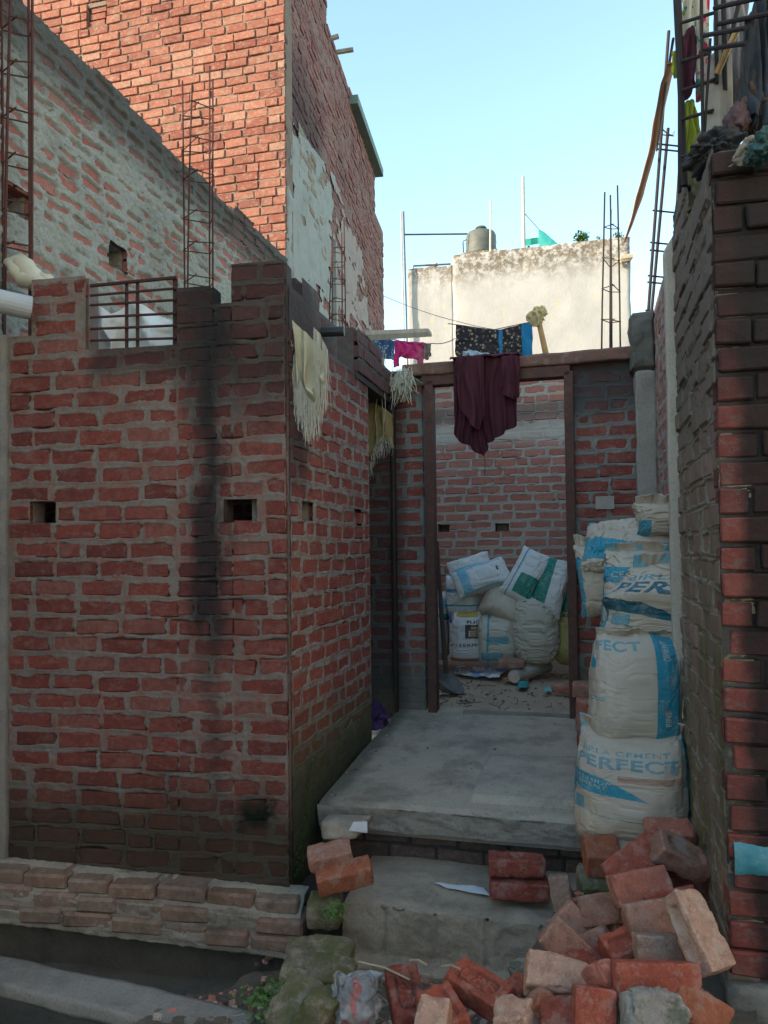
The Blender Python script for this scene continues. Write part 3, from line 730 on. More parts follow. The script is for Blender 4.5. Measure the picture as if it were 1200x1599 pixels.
mm_rf = mortar_mat('mortar_rightfront', (0.07, 0.062, 0.055), (0.115, 0.10, 0.09), tones_rf, grime=.4)
near = thing('brick_wall', 'near dark brick wall at right with painted teal patch and mossy side', 'wall', W(UR+.2, -.3, -1.4))
bn = Budget()
brick_wall(near, W(UR, .40, 0), -D, [(0.0, .50, 1.58), (.50, 1.10, 1.34)], -2.0, .094, .20, bm_rs, mm_rs, (), .28, .0075, .014, 51, bn, a=.000, amp=.006, off=.001, rag=.012, patch=.010, rec=.008, jit=.008, core_max=1.04)
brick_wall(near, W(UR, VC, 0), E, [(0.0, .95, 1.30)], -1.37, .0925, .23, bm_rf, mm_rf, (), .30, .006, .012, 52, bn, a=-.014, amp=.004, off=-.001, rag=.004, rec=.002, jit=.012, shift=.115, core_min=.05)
bn.close(near, bm_rf)
rough_box('footing', [W(UR-.015, VC-.06, -2.2), W(UR+1, VC-.06, -2.2), W(UR+1, VC+.2, -2.2), W(UR-.015, VC+.2, -2.2)], [W(UR-.015, VC-.05, -1.385), W(UR+1, VC-.05, -1.375), W(UR+1, VC+.2, -1.375), W(UR-.015, VC+.2, -1.385)],
          mortar_mat('footing_concrete', (.20, .19, .16), (.32, .30, .26), grime=.5, moss=.3), (60, 16, 40), .014, 7, 12, root=near, rad=.02)
# teal paint left on two bricks
tp = PP(1172, 1340, W(UR, VC, 0), -D)
s0 = (PP(1146, 1335, W(UR, VC, 0), -D)-W(UR, VC, 0)).dot(E); s1 = s0+.24
S, T = np.meshgrid(np.linspace(s0, s1, 60), np.linspace(0, 1, 14), indexing='ij')
hz = tp.z - .048 + T*.098 + .012*fbm2(S*14, T*1, 3)
yy = VC - .006 - .016*np.sin(np.pi*np.clip(T, 0.02, 1))**.4 + .003*fbm2(S*20, T*4, 8)
teal_p = plain_mat('teal_paint', (.035, .21, .26), (.14, .30, .32), .7, 9, .3, .004, speck=(20, .55, (.30, .33, .30), .7))
child('painted_brick', Wn(UR+S, yy, hz).reshape(-1, 3), grid_faces(60, 14), teal_p, near, True)
# pale plastered strip at the far end of that wall
strip_m = mortar_mat('pale_plaster', (.42, .375, .31), (.52, .47, .40), grime=.12, bump=.3)
rough_box('plaster_strip', [W(1.762, .42, -2.0), W(1.83, .42, -2.0), W(1.83, .48, -2.0), W(1.762, .48, -2.0)], [W(1.762, .42, 1.42), W(1.83, .42, 1.52), W(1.83, .48, 1.52), W(1.762, .48, 1.42)],
          strip_m, (5, 5, 120), .004, 5, 13, rad=.006, label='tall pale plaster strip beside the stacked cement sacks', cat='pilaster')
# ---------------------------------------------------------------- tall wall and tall brick house on the left
UG = -1.80
OG = W(UG, -1.6, 0)
def SG(px, py): p = PU(px, py, UG); return (p - OG).dot(D), p.z
VT = uv_of(PU(446, 300, UG))[1]
crevice_stain_g = [dict(mask=lambda t: t.mr(t.noise(13, 7, .78, stretch=(1, 1, 2.4)), .57, .66), c=(.045, .045, .04), k=.75),  # noise streaks painted dark for the shade inside mortar crevices
        dict(mask=lambda t: zone(t, OG, D, -9, 30, SG(150, 125)[1]-.30, 9, .10, .14, 4), c=(.055, .05, .048), k=.8)]
bm_g = brick_mat('brick_neighbour', [(0.33, 0.105, 0.085), (0.38, 0.135, 0.11), (0.28, 0.085, 0.07), (0.36, 0.17, 0.13)], crevice_stain_g, dust=.35, grime=.15)
mm_g = mortar_mat('mortar_neighbour', (0.26, 0.255, 0.225), (0.37, 0.36, 0.32), crevice_stain_g, grime=.32, bump=1.0)
gw = thing('boundary_wall', 'long grey mortar smeared brick wall sloping away on the left', 'wall', OG + D*3 + ZZ*-1.8)
bgw = Budget()
gt = (SG(60, 32)[1] + SG(300, 262)[1] + SG(400, 358)[1])/3
gh = []
for (x0, y0, x1, y1) in ((2, 292, 44, 335), (168, 384, 196, 420)):
    a0, a1, m = SG(x0, y1)[0], SG(x1, y0)[0], SG((x0+x1)/2, (y0+y1)/2)
    gh.append((a0, a1, m[1]-.085, m[1]+.085))
nseg = 14; Lg = 1.6+VT; prof = []
rg = random.Random(3)
for i in range(nseg): prof.append((Lg*i/nseg, Lg*(i+1)/nseg, gt + rg.choice((-.05, 0, 0, .03, 0))))
brick_wall(gw, OG, D, prof, -1.0, .098, .25, bm_g, mm_g, gh, .24, .0115, .022, 61, bgw, a=.016, amp=.014, off=.001, rag=.040, patch=.044, rec=-.002, jit=.010, nfq=(5, 26),
           patchfn=lambda S, T: .024*np.exp(-((T-2.1-.14*(S-4))/.8)**2), slope=2.6)
bgw.close(gw, bm_g)

house = thing('brick_house', 'tall unplastered brick house lit orange by the low sun', 'house', W(UG-2, VT+2, -2))
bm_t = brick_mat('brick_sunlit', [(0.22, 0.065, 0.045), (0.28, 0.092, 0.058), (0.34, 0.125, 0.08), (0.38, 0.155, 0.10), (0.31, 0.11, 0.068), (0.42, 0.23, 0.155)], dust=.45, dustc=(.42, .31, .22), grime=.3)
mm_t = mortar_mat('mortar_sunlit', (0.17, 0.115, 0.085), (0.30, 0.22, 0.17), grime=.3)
OT = W(UG, VT, 0)
TOPH = 9.2
def ST(px, py): p = PV(px, py, VT); return (p - OT).dot(E), p.z
bt = Budget()
th = []
a0, a1 = ST(136, 42), ST(166, 6); th.append((a0[0], a1[0], a0[1], a1[1]))
LT = 3.6
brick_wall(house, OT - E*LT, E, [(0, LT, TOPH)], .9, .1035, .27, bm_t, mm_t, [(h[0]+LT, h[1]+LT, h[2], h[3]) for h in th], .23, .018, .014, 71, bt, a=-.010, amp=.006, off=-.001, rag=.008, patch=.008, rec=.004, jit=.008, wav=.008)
# bricked-up vent and a course of bricks on edge
for k in range(3):
    MB().box(OT + E*((th[0][0]+th[0][1])/2+.01*(k-1)) + ZZ*(th[0][2]+.045+.085*k) + D*.09, E*.10, D*.06, ZZ*.034).part('infill_brick', bm_t, house)
bt.close(house, bm_t)
# right-hand face: recedes along its own line
DTa = math.atan(200.0/1200.0); DH = Vector((math.sin(DTa), math.cos(DTa), 0)); EH = Vector((DH.y, -DH.x, 0))
def SH(px, py): p = PP(px, py, OT, EH); return (p - OT).dot(DH), p.z
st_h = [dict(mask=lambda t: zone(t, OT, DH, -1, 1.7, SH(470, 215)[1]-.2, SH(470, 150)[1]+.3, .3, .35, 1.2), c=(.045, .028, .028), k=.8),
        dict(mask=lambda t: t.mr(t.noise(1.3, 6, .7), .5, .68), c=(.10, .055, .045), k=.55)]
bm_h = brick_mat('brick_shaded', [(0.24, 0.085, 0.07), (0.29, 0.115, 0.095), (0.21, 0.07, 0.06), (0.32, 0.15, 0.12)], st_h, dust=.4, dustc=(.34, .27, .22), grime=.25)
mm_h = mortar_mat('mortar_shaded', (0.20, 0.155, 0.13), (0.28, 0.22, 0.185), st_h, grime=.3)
s1 = SH(511, 30)[0]; s2 = SH(586, 290)[0]; s3 = SH(599, 400)[0]
z2 = SH(550, 148)[1]
bh_ = Budget(0)
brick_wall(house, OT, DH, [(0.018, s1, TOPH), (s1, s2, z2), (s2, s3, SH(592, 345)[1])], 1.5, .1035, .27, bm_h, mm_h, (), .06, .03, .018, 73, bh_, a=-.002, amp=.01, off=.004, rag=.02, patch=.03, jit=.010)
bh_.close(house, bm_h)
cem = mortar_mat('cement_render', (0.27, 0.265, 0.235), (0.38, 0.37, 0.335), grime=.25)
yel = mortar_mat('yellow_render', (0.30, 0.24, 0.15), (0.38, 0.30, 0.20), grime=.25)
def patch_on(px, mat, name, proud=.02, n=(90, 130), hole=.0):
    P = [SH(*q) for q in px]
    x = np.linspace(0, 1, n[0])[:, None]; y = np.linspace(0, 1, n[1])[None, :]
    s = (P[0][0]*(1-x)+P[1][0]*x)*(1-y)+(P[3][0]*(1-x)+P[2][0]*x)*y
    z = (P[0][1]*(1-x)+P[1][1]*x)*(1-y)+(P[3][1]*(1-x)+P[2][1]*x)*y
    e = np.minimum(np.minimum(x, 1-x), np.minimum(y, 1-y))
    s = s + .08*fbm2(s*2, z*2, 7)*(1-np.clip(e*8, 0, 1)); z = z + .08*fbm2(s*2+9, z*2, 8)*(1-np.clip(e*8, 0, 1))
    d = proud + .012*fbm2(s*4, z*6, 9) - .03*(e < 1e-6)
    V = np.array(OT)+s[..., None]*np.array(DH)+z[..., None]*np.array((0, 0, 1))+d[..., None]*np.array(EH)
    kp = (fbm2(s*2.2, z*4.5, 19, 4) > -.05 - e*1.6 - hole)[:-1, :-1]
    child(name, V.reshape(-1, 3), grid_faces(*n, kp), mat, house, True)
patch_on([(447, 480), (523, 520), (523, 275), (447, 180)], cem, 'render_patch', .018)
bm_y = brick_mat('brick_yellowed', [(0.26, 0.17, 0.115), (0.31, 0.215, 0.145), (0.24, 0.13, 0.095)], dust=.5, dustc=(.36, .31, .22), grime=.3)
ya, yb = SH(466, 300)[0], SH(507, 300)[0]; yt = (SH(466, 205)[1] + SH(507, 262)[1])/2; y0_ = (SH(466, 360)[1] + SH(507, 392)[1])/2
by_ = Budget(0)
brick_wall(house, OT + EH*.016, DH, [(ya, yb, yt)], y0_, .1035, .27, bm_y, mortar_mat('mortar_yellowed', (.23, .20, .155), (.31, .275, .21), grime=.4), (), .06, .02, .02, 75, by_, a=.002, amp=.008, off=.004, rag=.02, patch=.02, jit=.008, own_core=False)
by_.close(house, bm_y)
patch_on([(514, 520), (585, 560), (560, 360), (514, 262)], mortar_mat('smeared_render', (.30, .22, .19), (.40, .33, .29), grime=.2), 'render_patch', .012, hole=-.30)
pr = SH(517, 300)[0]
MB().box(OT + DH*pr + ZZ*2.9 + EH*.045, DH*.04, EH*.03, ZZ*1.45).part('render_strip', cem, house)
# roof slabs, chajja ledge and stubs
ledge_m = mortar_mat('green_ledge', (.16, .22, .185), (.24, .30, .26), grime=.3)
a_, b_ = SH(546, 150), SH(588, 270)
zc = SH(549, 140)[1]
l0, l1 = a_[0], b_[0]
MB().box(OT + DH*((l0+l1)/2) + ZZ*(zc-.25) + EH*.05, DH*((l1-l0)/2), EH*.085, ZZ*.07).part('ledge', ledge_m, house)
MB().box(OT + DH*(s3/2) + ZZ*(z2-.9) - EH*1.6 + ZZ*.2, DH*(s3/2-.3), EH*1.35, ZZ*.05).part('roof', cem, house)
MB().box(OT - E*1.7 + ZZ*(TOPH-.02) + D*(s1/2), E*1.75, D*(s1/2-.05), ZZ*.05).part('roof', cem, house)
MB().box(OT - E*3.5 + ZZ*4.2 + D*(s3/2), E*.1, D*(s3/2), ZZ*5.0).part('wall', bm_h, house)
zt_ = SH(592, 345)[1]
MB().box(OT - E*1.85 + ZZ*(zt_/2-1) + DH*(s3-.15), E*1.6, D*.08, ZZ*(zt_/2+1)).part('wall', bm_h, house)
stub = plain_mat('bleached_wood', (.40, .34, .27), (.28, .24, .2), .85)
for (x0, y0, x1, y1) in ((516, 60, 529, 56), (527, 81, 552, 77)):
    p = PP(x0, y0, OT, EH); q = PY(x1, y1, p.y)
    MB().tube([p - EH*.2, p, q], .035, 8).lone('wooden_pole', stub, 'upper wooden pole stub at the house roof edge' if y0 < 70 else 'longer pale pole stub jutting from the tall house into the sky', 'pole', 'pole stubs on the tall house')

# ---------------------------------------------------------------- white house beyond
ww = NT('limewash')
c = ww.mix(ww.mr(ww.noise(1.1, 6, .65), .3, .7), (.385, .37, .345), (.34, .325, .30))
zc_ = ww.dot(ww.pos(), (0, 0, 1))
topz = PY(850, 390, 24).z
band = ww.mr(ww.math('ADD', zc_, ww.math('MULTIPLY', ww.noise(2.2, 6, .7), .9)), topz-.75, topz+.25)
c = ww.mix(ww.math('MULTIPLY', band, ww.mr(ww.noise(5.5, 7, .75), .40, .56)), c, (.13, .105, .075))
c = ww.mix(ww.mr(ww.noise(5, 7, .75), .56, .68, 0, .75), c, (.46, .36, .22))
c = ww.mix(ww.mr(ww.noise(3.5, 5, .7, stretch=(1, 1, .12)), .55, .75, 0, .4), c, (.50, .43, .34))
limew = ww.done(c, .9, ww.bump(ww.noise(14, 6, .7), .5, .03), .2)
wh = thing('white_house', 'sunlit limewashed house with stained parapet and a rooftop tank', 'house', PY(800, 600, 26) - ZZ*PY(800, 600, 26).z)
YW = 24.0
def wbox(x0, y0, x1, hbot, depth, name):
    n = Vector((E.x, E.y, 0)); p = PY(x0, y0, YW)
    L = 1.0
    pr_ = PP(x1, y0, PY(800, 400, YW), D); pl = PP(x0, y0, PY(800, 400, YW), D)
    b = [Vector((pl.x, pl.y, hbot)), Vector((pr_.x, pr_.y, hbot)), Vector((pr_.x, pr_.y, hbot))+D*depth, Vector((pl.x, pl.y, hbot))+D*depth]
    t = [Vector((q.x, q.y, pl.z)) for q in b]
    rough_box(name, b, t, limew, (40, 10, 50), .02, 2.5, 15, root=wh, rad=.03)
    return pl, pr_
wbox(706, 398, 985, -2.5, 7, 'wall'); wbox(637, 420, 706.5, -2.5, 6, 'wall')
def PWH(px, py, off=0.0): return PP(px, py, PY(800, 400, YW) + D*off, D)
zr = PWH(752, 358, 1.2).z - .83
rt = PWH(752, 392, 1.2)
tank_m = plain_mat('tank_plastic', (.085, .09, .075), (.12, .125, .105), .55, 5, .1)
tk = thing('water_tank', 'dark round plastic water tank on the white house roof', 'water tank', (rt.x, rt.y, zr-.4))
prof_ = [(.0, .0), (.50, .0), (.51, .1), (.50, .22), (.515, .26), (.50, .30), (.50, .5), (.515, .54), (.50, .58), (.50, .80), (.46, .90), (.30, .97), (.17, 1.0), (.17, 1.09), (.0, 1.1)]
mb = MB(); nn = 32; vs = [(rt.x+r*math.cos(2*math.pi*k/nn), rt.y+r*math.sin(2*math.pi*k/nn), zr-.10+z*.86) for r, z in prof_ for k in range(nn)]
mb.add(vs, [(i*nn+k, i*nn+(k+1) % nn, (i+1)*nn+(k+1) % nn, (i+1)*nn+k) for i in range(len(prof_)-1) for k in range(nn)])
body_ = mb.part('tank_body', tank_m, tk, smooth=True)
MB().tube([(rt.x, rt.y, zr+.84), (rt.x, rt.y, zr+.90)], [.20, .17], 16).part('lid', tank_m, body_)
MB().box((rt.x, rt.y, zr-.26), E*.6, D*.6, ZZ*.14).part('tank_base', limew, tk)
MB().tube([(rt.x-.5, rt.y-.1, zr+.45), (rt.x-.62, rt.y-.1, zr+.40), (rt.x-.60, rt.y-.1, zr-.2)], .02, 6).part('outlet_pipe', tank_m, tk)
pale_pole = plain_mat('pale_pole', (.55, .48, .42), (.42, .36, .31), .7); grey_rod = plain_mat('grey_rod', (.10, .09, .085), (.06, .055, .05), .6)
def wpole(x0, y0, x1, y1, r, mat, label, off=.3, cat='pole'):
    a, b = PWH(x0, y0, off), PWH(x1, y1, off)
    MB().tube([a, b], [r, r*.8], 8).lone('roof_pole', mat, label, cat)
wpole(819, 420, 817, 275, .065, pale_pole, 'tall weathered pole beside the green roof sheet on the white house')
wpole(766, 420, 766.5, 313, .035, pale_pole, 'slim pale pipe in front of the water tank')
fr_ = thing('rooftop_pipe_frame', 'thin pipe gallows at the left edge of the white house roof', 'pipe', PWH(633, 560, -.2))
for x in (630.5, 635.5): MB().tube([PWH(x+3, 620, -.2), PWH(x-4 if x < 632 else x-5, 330, -.2)], .028, 6).part('post', grey_rod if x > 632 else pale_pole, fr_)
MB().tube([PWH(632, 366, -.2), PWH(730, 365, .8)], .028, 6).part('rail', grey_rod, fr_)
rail = thing('roof_railing', 'low bent rail on the lower left roof of the white house', 'railing', PWH(670, 425, .5))
MB().tube([PWH(646, 425, .3), PWH(646, 415, .3), PWH(704, 412, .3)], .03, 6).part('rail', grey_rod, rail)
MB().tube([PWH(657, 424, .5), PWH(684, 412, .5)], .06, 6).part('plank', stub, rail)
gs = thing('green_sheet', 'green plastic sheet folded over a stool on the white house roof', 'sheet', PWH(850, 386, .5))
gm = plain_mat('green_plastic', (.02, .26, .19), (.03, .33, .26), .5, 5, .1)
MB().hexa([PWH(820, 384, .5), PWH(857, 378, .5), PWH(857, 378, 1.2), PWH(820, 384, 1.2)], [PWH(821, 373, .5), PWH(858, 368, .5), PWH(858, 368, 1.2), PWH(821, 373, 1.2)]).part('seat', gm, gs)
for a, b in (((826, 384), (826, 394)), ((855, 380), (855, 392))): MB().tube([PWH(*a, .7), PWH(*b, .7)], .04, 6).part('leg', gm, gs)
mb = MB(); pts = [(841, 357), (850, 362), (862, 372), (876, 384), (858, 390), (843, 390)]
f_ = [PWH(x, y, .25 + .05*(i % 2)) for i, (x, y) in enumerate(pts)]; k_ = [p + D*.3 + ZZ*.05 for p in f_]; n_ = len(pts)
mb.add(f_+k_, [tuple(range(n_))[::-1], tuple(range(n_, 2*n_))] + [(i, (i+1) % n_, n_+(i+1) % n_, n_+i) for i in range(n_)])
mb.part('tarpaulin', plain_mat('teal_tarp', (.03, .30, .27), (.02, .22, .22), .6, 4), gs)
MB().tube([PWH(818, 331, .3), PWH(843, 359, .3)], .012, 5).part('tie_rope', grey_rod, gs)
leafm = plain_mat('leaf', (.05, .12, .022), (.09, .17, .035), .6, 20, .1)
def bush(px, py, rpx, label, n=260, seed=0, off=.4, zs=.7):
    c = PWH(px, py, off); r = rpx/F*c.y; rr = random.Random(seed); mb = MB()
    for i in range(n):
        d = Vector((rr.gauss(0, 1), rr.gauss(0, 1), rr.gauss(0, 1))).normalized()*r*rr.uniform(.2, 1)*rr.uniform(.7, 1.15)
        d.z *= zs; p = c + d; s = r*rr.uniform(.16, .3)
        a = Vector((rr.gauss(0, 1), rr.gauss(0, 1), rr.gauss(0, 1))).normalized()*s; b = a.orthogonal().normalized()*s*.5
        mb.add([p-a, p+b, p+a, p-b], [(0, 1, 2, 3)])
    root = thing('potted_shrub', label, 'shrub', c - ZZ*r)
    mb.part('foliage', leafm, root)
    MB().tube([c - ZZ*r*1.2, c + ZZ*r*.1], [.03, .015], 6).part('stem', stub, root)
bush(909, 371, 14, 'rounded green shrub growing on the white house roof edge', 300, 1, zs=.75)
bush(936, 371, 7, 'sparse small weed on the white house parapet', 60, 2)
bush(966, 369, 10, 'yellowish weed behind the rebar on the white house roof', 130, 3)
mb = MB(); mb.tube([PWH(962, 408, -.15), PWH(972, 406, -.3), PWH(985, 401, -.3), PWH(981, 410, -.1)], [.05, .14, .12, .04], 8)
mb.lone('rag', plain_mat('tan_rag', (.42, .33, .22), (.3, .24, .17), .9), 'tan rag caught at the right parapet corner of the white house', 'rag')

# ---------------------------------------------------------------- unseen houses added to shade the alley and bounce sun in; low shed row
far_m = mortar_mat('lane_house_render', (.58, .50, .40), (.66, .58, .48), grime=.12)
for nm, lab, x0, x1, y0, y1, h, face in (('added_lane_house', 'unseen rendered house added at the left of the lane to shade the alley', -10, -3.7, -3.4, 2.35, 4.4, 'x'),
                                         ('added_lane_house', 'unseen cream house added at the right of the lane to bounce sunlight', 4.3, 10, -8.0, 1.6, 7.0, 'r'),
                                         ('lane_shed', 'low rendered shed row along the other side of the lane', -12, 12, -11, -7.5, .9, 'y')):
    r_ = thing(nm, lab, 'house', ((x0+x1)/2, (y0+y1)/2, -2.3))
    MB().box(((x0+x1)/2, (y0+y1)/2, (h-2.5)/2), ((x1-x0)/2, 0, 0), (0, (y1-y0)/2, 0), (0, 0, (h+2.5)/2)).part('wall', far_m, r_)
    MB().box(((x0+x1)/2, (y0+y1)/2, h+.06), ((x1-x0)/2+.15, 0, 0), (0, (y1-y0)/2+.15, 0), (0, 0, .06)).part('roof', cem, r_)
    for k in range(3 if face in 'xr' else 8):
        for z in ((-.2, 3.0) if face in 'xr' else (-.6,)):
            if face == 'x': MB().box((x1+.02, y0+1.2+k*2.3, z), (.035, 0, 0), (0, .5, 0), (0, 0, .65)).part('window', dark_wood, r_)
            elif face == 'r': MB().box((x0-.02, y0+1.6+k*3.1, z), (.035, 0, 0), (0, .45, 0), (0, 0, .6)).part('window', dark_wood, r_)
            else: MB().box((x0+1.5+k*3, y1+.02, z), (.6, 0, 0), (0, .035, 0), (0, 0, .7)).part('window', dark_wood, r_)
# ---------------------------------------------------------------- lettering (flat print) rastered from Blender's own font
_tx = {}
def text_mask(s, bold=.03):
    """returns f(x, y) -> bool for x, y in 0..1 over the text box"""
    if s in _tx: return _tx[s]
    cu = bpy.data.curves.new('lettering', 'FONT'); cu.body = s; cu.size = 1; cu.offset = bold; cu.space_character = 1.08
    o = bpy.data.objects.new('lettering', cu); col.objects.link(o)
    dg = bpy.context.evaluated_depsgraph_get(); dg.update()
    me = o.evaluated_get(dg).to_mesh()
    v = np.array([tuple(p.co) for p in me.vertices]); tri = [tuple(p.vertices) for p in me.polygons]
    lo, hi = v[:, :2].min(0), v[:, :2].max(0)
    bv = BVHTree.FromPolygons([Vector((p[0], p[1], 0)) for p in v], tri)
    nx, ny = 26*max(1, len(s)), 32
    A = np.zeros((nx, ny), bool)
    for i in range(nx):
        for j in range(ny):
            x = lo[0]+(hi[0]-lo[0])*(i+.5)/nx; y = lo[1]+(hi[1]-lo[1])*(j+.5)/ny
            A[i, j] = bv.ray_cast(Vector((x, y, 1)), Vector((0, 0, -1)))[0] is not None
    o.evaluated_get(dg).to_mesh_clear(); bpy.data.objects.remove(o); bpy.data.curves.remove(cu)
    def f(x, y):
        i = np.clip((x*nx).astype(int), 0, nx-1); j = np.clip((y*ny).astype(int), 0, ny-1)
        return A[i, j] & (x >= 0) & (x < 1) & (y >= 0) & (y < 1)
    _tx[s] = f; return f
def rect(x0, x1, y0, y1): return lambda x, y: (x > x0) & (x < x1) & (y > y0) & (y < y1)
def letters(s, x0, x1, y0, y1, skew=0.0, bold=.03):
    f = text_mask(s, bold); return lambda x, y: f((x-x0)/(x1-x0), (y-y0-skew*(x-x0))/(y1-y0))
def vletters(s, x0, x1, y0, y1):
    f = text_mask(s); return lambda x, y: f((y-y0)/(y1-y0), 1-(x-x0)/(x1-x0))
def minus(a, *bs):
    def g(x, y):
        r = a(x, y)
        for b in bs: r = r & ~b(x, y)
        return r
    return g
def banner(x0, x1, xt, y0, y1, sk=0.0):      # a bar with a pointed right end
    def g(x, y):
        yy = y - sk*(x-x0); m = (y0+y1)/2
        return (x > x0) & (yy > y0) & (yy < y1) & (x < x1 + (xt-x1)*(1-(yy-y0)/(y1-y0)))
    return g

# ---------------------------------------------------------------- sacks
def fabric(name, c1, c2, rough=.62, weave=420, dirt_c=(.26, .19, .13), dirt_k=.35, spec=.3, wear=0.0):
    t = NT(name)
    c = t.mix(t.noise(6, 5, .6), c1, c2)
    c = t.mix(t.mr(t.noise(4, 6, .7), .50, .72, 0, dirt_k), c, dirt_c)
    c = t.mix(t.mr(t.noise(60, 4, .6, stretch=(1, 1, 5)), .5, .8, 0, .25), c, tuple(x*.6 for x in c2))
    if wear: c = t.mix(t.mr(t.math('ADD', t.math('MULTIPLY', t.noise(120, 4, .7), .5), t.math('MULTIPLY', t.noise(14, 5, .7), .5)), .48, .62, 0, wear), c, (.50, .43, .35))
    b = t.bump(t.noise(55, 4, .6, stretch=(1, 1, 3.5)), .35, .006)
    b = t.bump(t.noise(weave, 2, .5), .25, .0012, b)
    return t.done(c, rough, b, spec)
bag_beige = fabric('bag_beige', (.56, .475, .375), (.47, .395, .31))
bag_white = fabric('bag_white', (.66, .65, .62), (.56, .55, .52), dirt_k=.2)
bag_cream = fabric('bag_cream', (.56, .51, .42), (.45, .41, .33))
bag_olive = fabric('bag_olive', (.42, .36, .14), (.33, .28, .10))
bag_grey = fabric('bag_grey', (.33, .32, .30), (.26, .25, .235))
pr_teal = fabric('print_teal', (.022, .28, .38), (.035, .25, .34), dirt_k=.25, wear=.38)
pr_pale = fabric('print_pale_blue', (.16, .46, .58), (.20, .44, .54), dirt_k=.2, wear=.38)
pr_fade = fabric('print_faded_teal', (.12, .30, .35), (.16, .31, .35), dirt_k=.4, wear=.38)
pr_green = fabric('print_green', (.010, .22, .17), (.012, .18, .14), dirt_k=.15, wear=.38)
pr_rust = fabric('print_rust', (.42, .19, .12), (.36, .20, .14), dirt_k=.3, wear=.38)
pr_black = fabric('print_black', (.04, .035, .04), (.06, .05, .05), dirt_k=.2, wear=.38)
pr_blue = fabric('print_blue', (.03, .10, .42), (.04, .14, .40), dirt_k=.1)
pr_yellow = fabric('print_yellow', (.55, .40, .08), (.50, .36, .07), dirt_k=.1)
pr_dark = fabric('print_dark_teal', (.020, .13, .18), (.025, .12, .16), dirt_k=.3, wear=.38)
inks = dict(teal=pr_teal, pale=pr_pale, fade=pr_fade, green=pr_green, rust=pr_rust, black=pr_black, blue=pr_blue, yellow=pr_yellow, dark=pr_dark)

